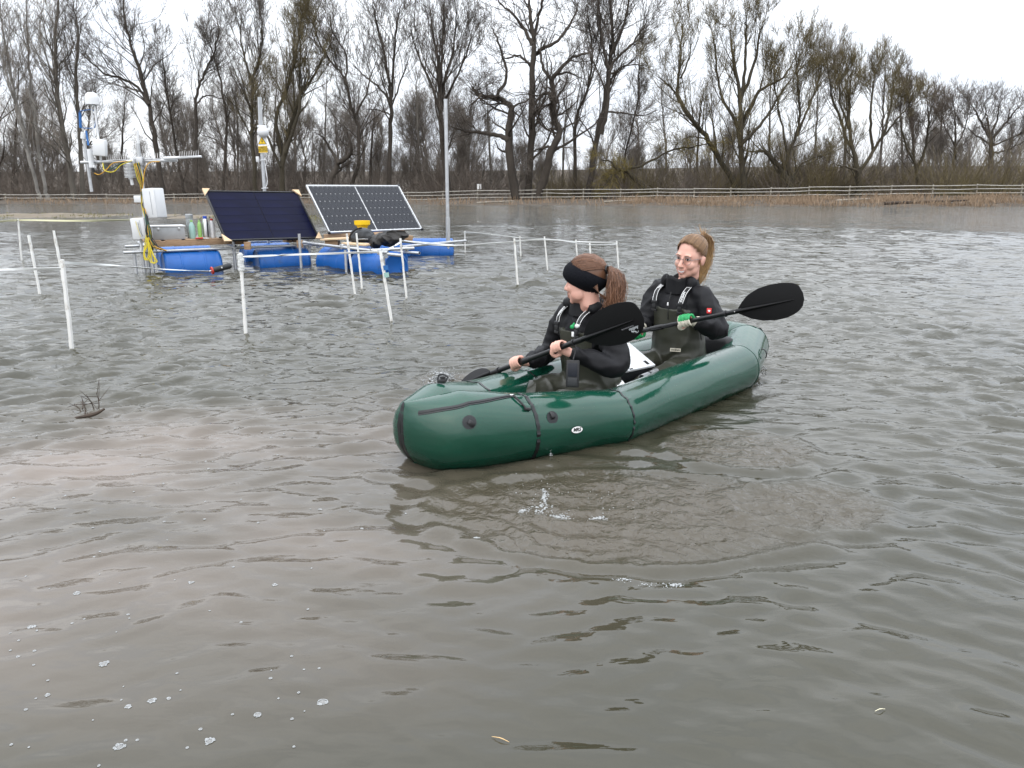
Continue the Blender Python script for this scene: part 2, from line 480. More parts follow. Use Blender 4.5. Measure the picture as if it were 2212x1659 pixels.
M_earth = mat('leaf_litter_ground', (.050, .038, .027), .95, col2=(.092, .071, .050), vscale=.8, bump=.8, bscale=3, bdist=.15)
M_reed = mat('dry_reed', (.17, .118, .075), .9, col2=(.29, .21, .14), vscale=1.5)
M_rail = mat('weathered_rail', (.30, .285, .25), .85, col2=(.44, .42, .37), vscale=1.2, bump=.3, bscale=9)
M_post = mat('weathered_post', (.17, .15, .12), .9, col2=(.30, .27, .22), vscale=3)
M_mud = mat('wet_mud', (.11, .088, .060), .8, col2=(.18, .145, .10), vscale=1.2, bump=.5, bscale=6, bdist=.04)
M_grass = mat('flattened_grass', (.13, .12, .05), .9, col2=(.21, .19, .09), vscale=.8)

def make_bank():
    xs = np.concatenate([np.arange(-420, -60, 12), np.arange(-60, 70, 1.0), np.arange(70, 430, 12)])
    t = np.concatenate([np.linspace(-5, 22, 46), np.linspace(24, 130, 24), np.array([180, 260, 420])])
    X, T = np.meshgrid(xs, t, indexing='ij')
    Y = shoreY(X) + T
    Z = bank_z(X, Y)
    V = np.stack([X, Y, Z], -1).reshape(-1, 3); a, b = X.shape
    i = np.arange(a - 1)[:, None] * b + np.arange(b - 1)[None]
    o = link_mesh('ground', np_mesh('ground', V, np.stack([i, i + b, i + b + 1, i + 1], -1).reshape(-1, 4), True), M_earth)
    tag(o, 'brown leaf strewn ground of the far bank under the trees', kind='structure')
    # low muddy spit on the left
    xs = np.arange(-52, 4, .8); ts = np.linspace(-1, 1, 13)
    X, T = np.meshgrid(xs, ts, indexing='ij')
    cy = 41 - .12 * (X + 30) + 1.2 * np.sin(X * .23) + .5 * np.sin(X * .9)
    wd = 3.6 + 1.2 * np.sin(X * .31 + 1)
    Y = cy + T * wd
    Z = (.10 + .05 * np.sin(X * .7) + .04 * np.sin(X * 2.3)) * (1 - T ** 2) - .05 - .02 * np.clip(X + 22, 0, 99) * .5
    V = np.stack([X, Y, Z], -1).reshape(-1, 3); a, b = X.shape
    i = np.arange(a - 1)[:, None] * b + np.arange(b - 1)[None]
    o = link_mesh('mud_bank', np_mesh('mud_bank', V, np.stack([i, i + b, i + b + 1, i + 1], -1).reshape(-1, 4), True), M_mud)
    tag(o, 'low spit of wet mud and grass breaking the surface on the left', kind='structure')
make_bank()

def blades(pos, hmin, hmax, w, lean, seed):
    """Three-sided blades (a tapered triangle and a crossed one) at the given points."""
    r = np.random.default_rng(seed); n = len(pos)
    h = r.uniform(hmin, hmax, n); a = r.uniform(0, np.pi, n)
    ln = np.stack([r.normal(0, lean, n), r.normal(0, lean, n), np.ones(n)], -1) * h[:, None]
    dx = np.stack([np.cos(a) * w, np.sin(a) * w, np.zeros(n)], -1)
    V = np.stack([pos - dx, pos + dx, pos + ln * .55 + dx * .7 + r.normal(0, .03, (n, 3)), pos + ln], 1)
    idx = np.arange(n)[:, None] * 4
    F = np.concatenate([idx + np.array([[0, 1, 2]]), idx + np.array([[0, 2, 3]])])
    return V.reshape(-1, 3), F
def scatter_reeds():
    r = np.random.default_rng(3)
    n = 26000
    x = np.concatenate([r.uniform(-75, 75, 9000), r.uniform(10, 62, 17000)])
    t = r.beta(1.1, 1.6, n) * np.clip(fenceY(x) - shoreY(x), 4, 30) * 1.05 - .4
    y = shoreY(x) + t + .7 * np.sin(x * .55) + .5 * np.sin(x * 1.31 + 1)
    keep = r.uniform(0, 1, n) < np.clip(.5 + .6 * np.sin(x * .8 + 2 * np.sin(y * .5)), .12, 1)
    x, y = x[keep], y[keep]
    z = np.maximum(bank_z(x, y), -.02)
    V, F = blades(np.stack([x, y, z], -1), .15, .62, .022, .25, 4)
    o = link_mesh('reeds', np_mesh('reeds', V, F), M_reed)
    tag(o, 'dry russet reeds and grass along the far waterline', kind='stuff')
    x = r.uniform(-50, -6, 5200); ce = 41 - .12 * (x + 30) + 1.2 * np.sin(x * .23) + .5 * np.sin(x * .9)
    y = ce + r.normal(0, 1.5, len(x)); keep = r.uniform(0, 1, len(x)) < np.clip(.45 + .7 * np.sin(x * .5 + 1), .08, 1)
    x, y = x[keep], y[keep]
    V, F = blades(np.stack([x, y, np.full(len(x), -.03)], -1), .05, .15, .012, .35, 8)
    o = link_mesh('spit_grass', np_mesh('spit_grass', V, F), M_grass)
    tag(o, 'short drowned grass poking up along the muddy spit', kind='stuff')
scatter_reeds()

def make_fence():
    xs = [-58.0]
    while xs[-1] < 60: xs.append(xs[-1] + 3.62 + random.uniform(-.15, .15))
    root = thing('fence', (0, fenceY(0), bank_z(np.array(0.), np.array(float(fenceY(0))))), 'long three rail post and rail wooden fence along the far bank', 'fence')
    prev = None
    for i, x in enumerate(xs):
        y = float(fenceY(x)); zb = float(bank_z(np.array(x), np.array(y)))
        ztop = np.interp(x, [-58, -20, -4, 6, 22, 46, 60], [.78, .80, 1.16, 1.28, 1.42, 1.72, 1.82]) + random.uniform(-.04, .04)
        ln = random.uniform(-.07, .07)
        b = MB(); b.tube([(x, y, zb - .3), (x + ln * .5, y, zb + .5), (x + ln, y, ztop + .12)], [.075, .07, .06], 7); b.build('post', M_post, root)
        levels = [ztop - .02, ztop - .36, ztop - .72]
        if prev is not None:
            for k in range(3):
                if k == 2 and x < -28: continue
                px, py, pl = prev
                a = np.array([px - .1, py - .09, pl[k] + random.uniform(-.03, .03)]); c = np.array([x + .1, y - .09, levels[k] + random.uniform(-.03, .03)])
                mid = (a + c) / 2 + np.array([0, 0, random.uniform(-.05, .03)])
                b = MB(); b.tube([a, mid, c], [.042, .048, .042], 6); b.build('rail', M_rail, root)
        prev = (x, y, levels)
make_fence()

# ================================================================ TREES
M_bark = bark('dark_bark', (.030, .024, .019), (.068, .056, .045))
M_barkg = bark('grey_bark', (.075, .066, .055), (.14, .125, .105))
M_barkp = bark('pale_bark', (.17, .16, .145), (.33, .315, .29), 1.2)
M_barko = bark('mossy_bark', (.030, .025, .017), (.072, .060, .038))
M_twig = bark('dark_twigs', (.074, .062, .052), (.142, .120, .102))
M_twigp = bark('pale_twigs', (.16, .138, .115), (.25, .22, .185))
M_twigo = bark('olive_twigs', (.090, .072, .038), (.17, .138, .068))
M_twigr = bark('russet_twigs', (.105, .086, .070), (.18, .148, .122))
M_twigf = bark('hazed_far_twigs', (.12, .103, .088), (.20, .175, .150))  # paler than the nearer twigs: distance haze put into the colour
M_lichen = bark('lichen_twigs', (.14, .11, .035), (.24, .19, .06))

def prisms(P, r0, r1, sides):
    """P (n,k,3) polylines, radii taper r0 -> r1 (n,): returns V, F."""
    n, k, _ = P.shape
    T = P[:, -1] - P[:, 0]; T /= (np.linalg.norm(T, axis=1)[:, None] + 1e-9)
    A = np.where(np.abs(T[:, 2:3]) < .9, np.array([[0, 0, 1.]]), np.array([[1., 0, 0]]))
    N = np.cross(T, A); N /= (np.linalg.norm(N, axis=1)[:, None] + 1e-9); B = np.cross(T, N)
    t = np.linspace(0, 1, k)
    rad = r0[:, None] * (1 - t) + r1[:, None] * t
    ang = np.linspace(0, 2 * np.pi, sides, endpoint=False)
    ring = np.cos(ang)[None, :, None] * N[:, None] + np.sin(ang)[None, :, None] * B[:, None]      # n,s,3
    V = P[:, :, None] + rad[:, :, None, None] * ring[:, None]                                   # n,k,s,3
    base = (np.arange(n) * k * sides)[:, None, None]
    i = np.arange(k - 1)[None, :, None] * sides; j = np.arange(sides)[None, None]; j2 = (j + 1) % sides
    F = np.stack([base + i + j, base + i + j2, base + i + sides + j2, base + i + sides + j], -1).reshape(-1, 4)
    return V.reshape(-1, 3), F

def cones(P, r0):
    """P (n,2,3): thin folded spikes."""
    n = len(P); T = P[:, 1] - P[:, 0]; T /= (np.linalg.norm(T, axis=1)[:, None] + 1e-9)
    A = np.where(np.abs(T[:, 2:3]) < .9, np.array([[0, 0, 1.]]), np.array([[1., 0, 0]]))
    N = np.cross(T, A); N /= (np.linalg.norm(N, axis=1)[:, None] + 1e-9); B = np.cross(T, N)
    V = np.stack([P[:, 0] + r0 * N, P[:, 0] + r0 * B * .8, P[:, 0] - r0 * N, P[:, 1]], 1)
    b = np.arange(n)[:, None] * 4
    F = np.concatenate([b + np.array([[0, 1, 3]]), b + np.array([[1, 2, 3]])])
    return V.reshape(-1, 3), F

def spawn(P, r0, r1, rnd, per, tmin, ang, angs, lr, lmin, k, wob, up, rr, tip=True, Lref=None):
    """Children of the polylines P: count ~ per each, between tmin and the tip."""
    n, kk, _ = P.shape
    L = np.linalg.norm(np.diff(P, axis=1), axis=2).sum(1)
    cnt = np.maximum(1, np.round(per * rnd.uniform(.7, 1.3, n))).astype(int)
    pid = np.repeat(np.arange(n), cnt); m = len(pid)
    t = tmin + (1 - tmin) * rnd.uniform(0, 1, m) ** .85
    if tip:
        first = np.concatenate([[0], np.cumsum(cnt)[:-1]]); t[first] = 1.0
    x = t * (kk - 1); i = np.minimum(x.astype(int), kk - 2); f = (x - i)[:, None]
    p0 = P[pid, i]; p1 = P[pid, i + 1]
    pos = p0 * (1 - f) + p1 * f
    T = p1 - p0; T /= (np.linalg.norm(T, axis=1)[:, None] + 1e-9)
    rv = rnd.normal(0, 1, (m, 3)); S = rv - T * (rv * T).sum(1)[:, None]; S /= (np.linalg.norm(S, axis=1)[:, None] + 1e-9)
    a = np.radians(ang + rnd.normal(0, angs, m)); a[t > .995] *= .3
    D = T * np.cos(a)[:, None] + S * np.sin(a)[:, None]
    D[:, 2] += up * .5; D /= np.linalg.norm(D, axis=1)[:, None]
    ln = np.maximum(lmin, (L[pid] * lr * (1.15 - .65 * t) if Lref is None else Lref * lr * (1.1 - .55 * t)) * rnd.uniform(.5, 1.25, m))
    prad = r0[pid] * (1 - t) + r1[pid] * t
    c0 = np.maximum(prad * rr * rnd.uniform(.7, 1.0, m), .006)
    pts = [pos]; d = D.copy(); step = (ln / (k - 1))[:, None]
    for q in range(k - 1):
        pts.append(pts[-1] + d * step)
        d = d + rnd.normal(0, wob, (m, 3)) + np.array([0, 0, up * .35]); d /= np.linalg.norm(d, axis=1)[:, None]
    return np.stack(pts, 1), c0, np.maximum(c0 * .30, .004)

TRI = [0]; BUILT = []
def make_tree(name, stems, label, cat='tree', mt=None, mc=None, seed=0, dens=1.0, wob=.17, up=.35, l1=9, l1r=.42, a1=36, twig=1.0, group='bare trees along the far bank', tmin=.28, droop=0, fine=7.0):
    """stems: list of (list of (u, v) along the stem, Y, base radius, tip radius). Limbs and twigs grow from them."""
    rnd = np.random.default_rng(seed + 100)
    mt = mt or M_bark; mc = mc or M_twig
    TB = []; trunkP = []
    base = None
    for pts, Y, ra, rb in stems:
        P = []
        y = Y + 6.5
        for q, (u, v) in enumerate(pts):
            if group.startswith('bare') and u > 1480: v = 418 - (418 - v) * np.interp(u, [1480, 1600, 1750, 2140], [.97, .90, .84, .80])
            P.append(at(u, v, y)); y += rnd.normal(0, .35)
        P = np.array(P)
        if base is None:
            base = P[0].copy()
            g = float(bank_z(np.array(P[0][0]), np.array(P[0][1])))
            P = np.vstack([[P[0][0], P[0][1], min(g, P[0][2]) - .25], P]) if P[0][2] > g - .2 else P
            base = np.array([P[0][0], P[0][1], g])
        Q = smooth_path(P, max(10, len(P) * 4))
        Q[1:-1] += rnd.normal(0, .045, Q[1:-1].shape)
        trunkP.append((Q, ra, rb))
    root = thing(name, base, label, cat, group)
    tb = MB()
    for Q, ra, rb in trunkP:
        t = np.linspace(0, 1, len(Q))
        rad = (ra * (1 - t) ** .8 + rb * t) * (1 + .35 * np.exp(-t * len(Q) * .55) * (ra > .15))
        tb.tube(Q, rad * rnd.uniform(.92, 1.08, len(Q)), 7)
    VT, FT, off = [np.vstack(tb.V)], [np.array([f for f in tb.F if len(f) == 4])], tb.n
    VC, FC, offc = [], [], 0
    Hh = max(Q[:, 2].max() for Q, _, _ in trunkP) - base[2]
    l1P, l1a, l1b = [], [], []
    for Q, ra, rb in trunkP:
        n = 9; idx = np.linspace(0, len(Q) - 1, n).round().astype(int)
        P = Q[idx][None]
        L = np.linalg.norm(np.diff(Q, axis=0), axis=1).sum()
        p, a, b = spawn(P, np.array([ra]), np.array([rb]), rnd, max(4, l1 * 1.8 * L / 12), tmin * .8, a1, 11, l1r * .82, 1.0, 7, wob * .8, up * .8, .46, Lref=Hh)
        l1P.append(p); l1a.append(a); l1b.append(b)
    p1, a1_, b1_ = np.concatenate(l1P), np.concatenate(l1a), np.concatenate(l1b)
    V, F = prisms(p1, a1_, b1_, 5); VT.append(V); FT.append(F + off); off += len(V)
    p2, a2, b2 = spawn(p1, a1_, b1_, rnd, 7.2 * dens, .10, 34, 12, .46, .7, 4, wob, up, .55)
    V, F = prisms(p2, np.maximum(a2, .014), np.maximum(b2, .008), 3); VC.append(V); FC.append(F + offc); offc += len(V)
    p3, a3, b3 = spawn(p2, a2, b2, rnd, 4.4 * dens, .10, 36, 14, .50, .55, 3, wob, (up - droop) * .7, .6)
    V, F = prisms(p3, np.maximum(a3, .013), np.maximum(b3, .008), 3); VC.append(V); FC.append(F + offc); offc += len(V)
    p4, a4, b4 = spawn(p3, a3, b3, rnd, fine * dens * .485, .06, 38, 16, .60, .45 * twig, 2, wob, (up - droop * 1.5) * .5, .7)
    V4, F4 = cones(p4, .0150)
    to = link_mesh('trunk', np_mesh('trunk', np.vstack(VT) - base, np.concatenate(FT), True), mt, root)
    co = link_mesh('crown', np_mesh('crown', np.vstack(VC + [V4]) - base, [np.concatenate(FC), F4 + offc]), mc, root)
    BUILT.append((to, co))
    TRI[0] += 2 * (sum(len(f) for f in FT) + sum(len(f) for f in FC)) + len(F4)
    return root

TREES = [
 ('birch_tree', [([(84, 416), (65, 350), (46, 270), (26, 176), (11, 94), (3, 40), (-4, -40)], 80, .21, .03)], 'pale barked leaning tree nearest the left edge of the photo', M_barkp, M_twigp, dict(l1=13, wob=.20, up=.45)),
 ('birch_tree', [([(98, 404), (86, 342), (75, 256), (65, 171), (60, 85), (57, 14), (55, -60)], 81, .20, .03)], 'second pale barked trunk from the left, beside the leaning one', M_barkp, M_twigp, dict(l1=13, wob=.2, up=.45)),
 ('poplar_tree', [([(-6, 420), (-9, 300), (-20, 150), (-14, 0)], 80, .34, .05)], 'tree at the very left edge, mostly cut off by the frame', M_bark, M_twig, dict(l1=10)),
 ('poplar_tree', [([(160, 416), (148, 342), (131, 256), (122, 171), (120, 85), (125, 20), (128, -40)], 79, .33, .04)], 'grey trunked twin stemmed tree behind the white dome sensor, left stem', M_barkg, M_twigp, dict(l1=13, wob=.24, up=.4)),
 ('poplar_tree', [([(178, 416), (172, 285), (165, 171), (168, 71), (160, 10)], 80, .28, .04)], 'slim grey tree straight behind the white dome sensor, right stem', M_barkg, M_twig, dict(l1=11)),
 ('ash_tree', [([(352, 416), (336, 307), (322, 228), (302, 154), (285, 105), (270, 43), (265, -10)], 80, .30, .05), ([(322, 226), (300, 190), (268, 172), (225, 158), (190, 128), (170, 110)], 80, .16, .03), ([(302, 196), (280, 190), (240, 150), (215, 110)], 79.5, .1, .03)], 'tall dark tree leaning left behind the instrument mast', M_bark, M_twig, dict(l1=11, wob=.26)),
 ('ash_tree', [([(398, 416), (379, 313), (364, 222), (353, 142), (352, 112)], 83, .19, .03)], 'slender dark tree between the mast and the left solar panel', M_bark, M_twig, dict(l1=12, l1r=.3)),
 ('ash_tree', [([(424, 416), (424, 285), (424, 213), (436, 171), (458, 128), (470, 80), (472, 60)], 81, .22, .03), ([(424, 226), (436, 212), (450, 206), (480, 212)], 81, .1, .03)], 'curved tree bowing right above the left corner of the dark panel', M_bark, M_twig, dict(l1=11)),
 ('ash_tree', [([(482, 412), (488, 300), (490, 256), (473, 159), (462, 122), (452, 92)], 83, .2, .03)], 'tree leaning left beside the curved one', M_bark, M_twig, dict(l1=12, l1r=.32)),
 ('lime_tree', [([(552, 405), (545, 300), (544, 256), (547, 171), (561, 128), (566, 60), (560, 22)], 80, .25, .04), ([(546, 180), (530, 130), (520, 80), (522, 30)], 80, .13, .03)], 'upright tree behind the warning sign pole', M_barko, M_twig, dict(l1=13, up=.5, a1=34)),
 ('willow_tree', [([(609, 404), (612, 350), (624, 285), (652, 199), (672, 176), (690, 140), (700, 120)], 79, .34, .04), ([(612, 350), (598, 256), (624, 182), (640, 120), (646, 70), (650, 40)], 79.5, .2, .03), ([(616, 330), (646, 240), (648, 140), (655, 60)], 78.5, .2, .03), ([(606, 360), (580, 300), (560, 250), (575, 190)], 78.5, .15, .03)], 'mossy multi stemmed willow between the sign pole and the right panel', M_barko, M_twigo, dict(l1=13, up=.5, a1=32, dens=1.0, droop=.25)),
 ('dead_tree', [([(712, 394), (732, 353), (755, 336), (757, 310), (750, 285)], 77.5, .36, .08), ([(732, 353), (715, 325), (700, 300), (680, 285)], 77.5, .16, .04)], 'thick crooked leaning trunk behind the left edge of the right panel', M_bark, M_twig, dict(l1=8, up=.1, wob=.34)),
 ('ash_tree', [([(760, 398), (775, 350), (772, 270), (757, 225), (746, 171), (718, 137), (689, 91), (676, 45)], 80, .24, .03), ([(746, 178), (748, 120), (720, 70), (712, 30)], 80, .12, .03), ([(768, 250), (790, 205), (800, 170), (815, 130)], 80, .12, .03)], 'sinuous tree bending left above the right solar panel', M_bark, M_twig, dict(l1=11)),
 ('lime_tree', [([(840, 400), (843, 285), (846, 228), (840, 171), (831, 114), (812, 43), (806, 4)], 81, .28, .04), ([(846, 232), (830, 200), (805, 178), (780, 158), (762, 138)], 81, .13, .03), ([(847, 210), (852, 114), (860, 43), (866, 14)], 81.5, .15, .03), ([(846, 250), (820, 238), (790, 236)], 80.5, .09, .03), ([(848, 220), (872, 160), (885, 120)], 81, .1, .03)], 'straight tree with steep fanned limbs right of the right panel top', M_bark, M_twig, dict(l1=11, up=.5, a1=34)),
 ('lime_tree', [([(970, 420), (956, 313), (951, 228), (948, 142), (937, 85), (930, 20)], 80, .40, .04), ([(952, 240), (962, 171), (980, 100), (986, 24)], 80.5, .2, .03), ([(953, 250), (930, 180), (900, 110), (885, 50)], 79.5, .16, .03), ([(952, 230), (990, 160), (1010, 110), (1022, 60)], 80.5, .14, .03), ([(951, 200), (955, 120), (958, 40), (960, 4)], 80, .16, .03)], 'broad vase shaped tree behind the tall bare pole', M_bark, M_twig, dict(l1=11, up=.5, a1=34)),
 ('oak_tree', [([(1114, 428), (1102, 342), (1099, 285), (1104, 236), (1095, 222), (1071, 211), (1037, 205), (1019, 186)], 76, .50, .10), ([(1074, 212), (1077, 199), (1094, 171), (1091, 137), (1074, 85), (1062, 60)], 76, .20, .05), ([(1098, 303), (1080, 293), (1054, 288), (1020, 286), (1002, 283), (974, 273)], 76, .26, .06), ([(1040, 205), (1030, 215), (1012, 230)], 75.5, .12, .04)], 'gnarled old oak with a heavy limb reaching left, left of three thick trunks', M_bark, M_twig, dict(l1=8, wob=.40, up=.12, a1=50)),
 ('oak_tree', [([(1139, 428), (1148, 285), (1149, 171), (1153, 94), (1145, 28), (1140, -20)], 77, .46, .07), ([(1153, 120), (1170, 108), (1208, 85), (1236, 43), (1250, 5)], 77, .2, .05), ([(1150, 160), (1144, 137), (1120, 122), (1094, 126), (1080, 118)], 77, .16, .04), ([(1150, 96), (1130, 60), (1112, 35), (1085, 10), (1070, -5)], 76.5, .18, .04), ([(1152, 100), (1160, 50), (1170, 10), (1176, -30)], 77.5, .18, .04)], 'tall straight oak, the middle of three thick trunks', M_bark, M_twig, dict(l1=9, wob=.36, up=.2, a1=48)),
 ('oak_tree', [([(1160, 428), (1179, 370), (1191, 327), (1208, 290), (1196, 250), (1196, 208), (1191, 171), (1208, 154), (1236, 125), (1273, 114)], 76, .48, .09), ([(1192, 172), (1174, 148), (1168, 110), (1172, 85)], 76, .17, .05), ([(1196, 210), (1180, 200), (1164, 212), (1150, 235), (1140, 260)], 75.5, .2, .05), ([(1192, 320), (1170, 318), (1150, 330)], 75.5, .15, .05), ([(1204, 160), (1230, 156), (1248, 166)], 76, .13, .05)], 'twisted leaning oak with contorted limbs, right of three thick trunks', M_bark, M_twig, dict(l1=8, wob=.42, up=.12, a1=52)),
 ('ash_tree', [([(1243, 421), (1242, 285), (1248, 245), (1270, 188), (1279, 128), (1273, 57), (1268, 10)], 81, .24, .03), ([(1272, 184), (1290, 130), (1302, 70)], 81, .1, .03)], 'slim tree curving right behind the front paddler', M_bark, M_twig, dict(l1=12)),
 ('ash_tree', [([(1270, 421), (1293, 285), (1307, 228), (1316, 142), (1324, 71), (1318, 0), (1316, -40)], 79, .36, .05), ([(1298, 290), (1312, 240), (1318, 150), (1350, 110), (1385, 70), (1400, 40)], 78.5, .2, .04), ([(1316, 150), (1300, 90), (1296, 30), (1288, -20)], 79, .16, .04), ([(1318, 160), (1360, 140), (1400, 142)], 79, .1, .03), ([(1305, 240), (1340, 243), (1385, 250), (1420, 238)], 78.5, .1, .03), ([(1318, 120), (1345, 60), (1360, 0), (1370, -30)], 79.5, .16, .04)], 'tallest wide crowned tree straight above the back paddler', M_bark, M_twig, dict(l1=11, up=.3)),
 ('willow_tree', [([(1407, 416), (1380, 392), (1350, 367), (1330, 372), (1310, 395)], 77, .36, .12), ([(1350, 367), (1392, 356), (1450, 325), (1500, 312), (1530, 303)], 77, .14, .03), ([(1335, 370), (1320, 350), (1300, 345)], 76.5, .14, .04)], 'fallen willow trunk leaning over with yellow lichen on its twigs', M_barko, M_lichen, dict(l1=15, up=0, droop=.25, wob=.35, dens=.9)),
 ('ash_tree', [([(1348, 400), (1352, 330), (1376, 228), (1381, 142), (1384, 105)], 82, .15, .03)], 'thin young tree between the tallest tree and the leaning willow', M_bark, M_twig, dict(l1=10, l1r=.25)),
 ('willow_tree', [([(1595, 416), (1558, 342), (1521, 285), (1490, 245), (1464, 205), (1467, 159), (1472, 90), (1475, 45)], 77, .33, .03), ([(1466, 208), (1440, 180), (1420, 165)], 77, .1, .03), ([(1470, 170), (1490, 110), (1492, 60)], 77, .1, .03), ([(1530, 296), (1500, 290), (1480, 300)], 77, .08, .03)], 'long willow trunk leaning steeply left', M_barko, M_twigo, dict(l1=11, up=.5)),
 ('willow_tree', [([(1607, 424), (1600, 297), (1598, 178), (1582, 89), (1578, 30)], 75, .36, .04), ([(1598, 285), (1589, 245), (1561, 199), (1552, 159), (1545, 90), (1540, 60)], 75, .2, .03), ([(1600, 190), (1630, 100), (1640, 30), (1648, 8)], 75.5, .18, .03), ([(1600, 260), (1640, 170), (1690, 130), (1720, 70)], 75.5, .2, .03), ([(1601, 300), (1650, 240), (1680, 180), (1720, 110)], 74.5, .17, .03), ([(1599, 200), (1610, 100), (1612, 20), (1610, 4)], 75, .18, .03)], 'large domed willow crown right of the back paddler', M_barko, M_twigo, dict(l1=12, up=.5, a1=32, dens=1.0)),
 ('willow_tree', [([(1713, 416), (1686, 356), (1653, 315), (1632, 316)], 74, .34, .12), ([(1708, 392), (1701, 326), (1721, 267), (1727, 208), (1722, 119), (1716, 60)], 74.5, .2, .03), ([(1722, 270), (1745, 200), (1765, 140), (1775, 80)], 74.5, .14, .03), ([(1712, 380), (1735, 340), (1790, 315)], 73.5, .1, .03), ([(1703, 330), (1690, 250), (1675, 170), (1672, 110)], 75, .13, .03)], 'forked willow with one dark stump arm hooked to the left', M_barko, M_twigo, dict(l1=12, up=.5, a1=32)),
 ('willow_tree', [([(1855, 418), (1852, 356), (1837, 267), (1834, 178), (1840, 110)], 73, .34, .03), ([(1854, 370), (1891, 297), (1911, 252), (1926, 178), (1932, 110)], 73, .18, .03), ([(1853, 360), (1830, 350), (1807, 344)], 72.5, .12, .04), ([(1885, 305), (1880, 220), (1885, 150), (1890, 105)], 73.5, .15, .03), ([(1900, 280), (1940, 220), (1965, 180)], 73, .12, .03), ([(1838, 260), (1815, 180), (1812, 115)], 73.5, .12, .03)], 'many stemmed willow with a low limb reaching left, right of centre', M_barko, M_twigo, dict(l1=12, up=.5, a1=32, dens=1.05)),
 ('ash_tree', [([(1820, 410), (1825, 267), (1800, 180), (1790, 110), (1786, 66)], 79, .2, .03), ([(1824, 270), (1830, 190), (1815, 120)], 79, .1, .03)], 'slim pale topped tree just left of the many stemmed willow', M_barkg, M_twigp, dict(l1=11)),
 ('hawthorn_tree', [([(1985, 405), (1975, 340), (1972, 260), (1965, 195), (1962, 150)], 75, .2, .03), ([(1980, 360), (2000, 290), (2006, 220), (2002, 170)], 75, .16, .03), ([(1980, 350), (1955, 280), (1945, 220)], 75, .14, .03)], 'dense reddish brown tree with a rounded top, right part of the bank', M_barko, M_twigr, dict(l1=15, up=.45, a1=36, dens=1.2)),
 ('ash_tree', [([(2056, 400), (2062, 330), (2063, 297), (2064, 230), (2060, 170)], 88, .22, .03), ([(2063, 300), (2085, 240), (2092, 195)], 88, .1, .03), ([(2063, 290), (2040, 240), (2036, 195)], 88, .1, .03)], 'small rounded tree second from the right edge', M_bark, M_twig, dict(l1=13, l1r=.35)),
 ('oak_tree', [([(2140, 400), (2140, 330), (2141, 297), (2138, 262)], 84, .34, .18), ([(2138, 268), (2120, 230), (2108, 200), (2098, 180)], 84, .15, .03), ([(2139, 266), (2134, 220), (2128, 180)], 84, .14, .03), ([(2140, 264), (2152, 220), (2158, 178)], 84, .14, .03), ([(2141, 272), (2170, 232), (2190, 200), (2206, 180)], 84, .15, .03), ([(2142, 290), (2180, 270), (2215, 252)], 84, .12, .03), ([(2139, 285), (2110, 262), (2090, 240)], 84, .12, .03), ([(2142, 310), (2180, 298), (2225, 270)], 83.5, .12, .03)], 'round headed oak at the right edge of the photo', M_bark, M_twig, dict(l1=11, l1r=.38, wob=.26, a1=40)),
]
for i, (nm, st, lab, mt, mc, kw) in enumerate(TREES):
    make_tree(nm, st, lab, mt=mt, mc=mc, seed=i * 7, **kw)

# slim trees standing further back in the wood, each its own thing
def back_tree(u, v_top, Y, lean, seed, label, mt, mc):
    make_tree('woodland_tree', [([(u, 404), (u + lean * .3, 300), (u + lean * .7, (300 + v_top) / 2), (u + lean, v_top)], Y, .20, .03)], label, mt=mt, mc=mc, seed=seed, l1=10, l1r=.30, dens=.66, group='slim trees standing back in the wood', tmin=.35)
BACK = [(28, 120, 14, 'slim tree in the gap between the leftmost pale trunks'), (215, 170, -10, 'slim tree right of the dome sensor, further back'), (262, 215, 8, 'short slim tree low behind the instrument mast'), (515, 175, -6, 'slim tree left of the sign pole, further back'),
        (590, 150, 8, 'slim tree right of the sign pole, further back'), (700, 160, 6, 'slim tree behind the left end of the right panel'), (800, 240, 10, 'slim tree behind the middle of the right panel'), (905, 180, -6, 'slim tree left of the tall bare pole, further back'),
        (1010, 190, 10, 'slim tree right of the tall bare pole, further back'), (1060, 215, -8, 'slim tree behind the gnarled oak limb'), (1215, 180, 10, 'slim tree behind the twisted oak'), (1440, 190, -12, 'slim tree behind the leaning willow top'),
        (1505, 215, 10, 'slim tree right of the leaning willow, further back'), (1545, 200, -8, 'slim tree behind the long leaning willow trunk'), (1660, 130, 6, 'slim tree behind the domed willow'), (1760, 150, 8, 'slim tree behind the forked willow'),
        (1900, 125, 14, 'slim tree behind the many stemmed willow'), (1950, 180, -6, 'slim tree left of the dense reddish tree'), (2030, 205, 6, 'slim tree right of the dense reddish tree')]
for i, (u, vt, ln, lab) in enumerate(BACK):
    back_tree(u, vt, 92 + (i * 37 % 17), ln, 400 + i, lab, [M_bark, M_barkg][i % 2], [M_twigr, M_twig][i % 2])

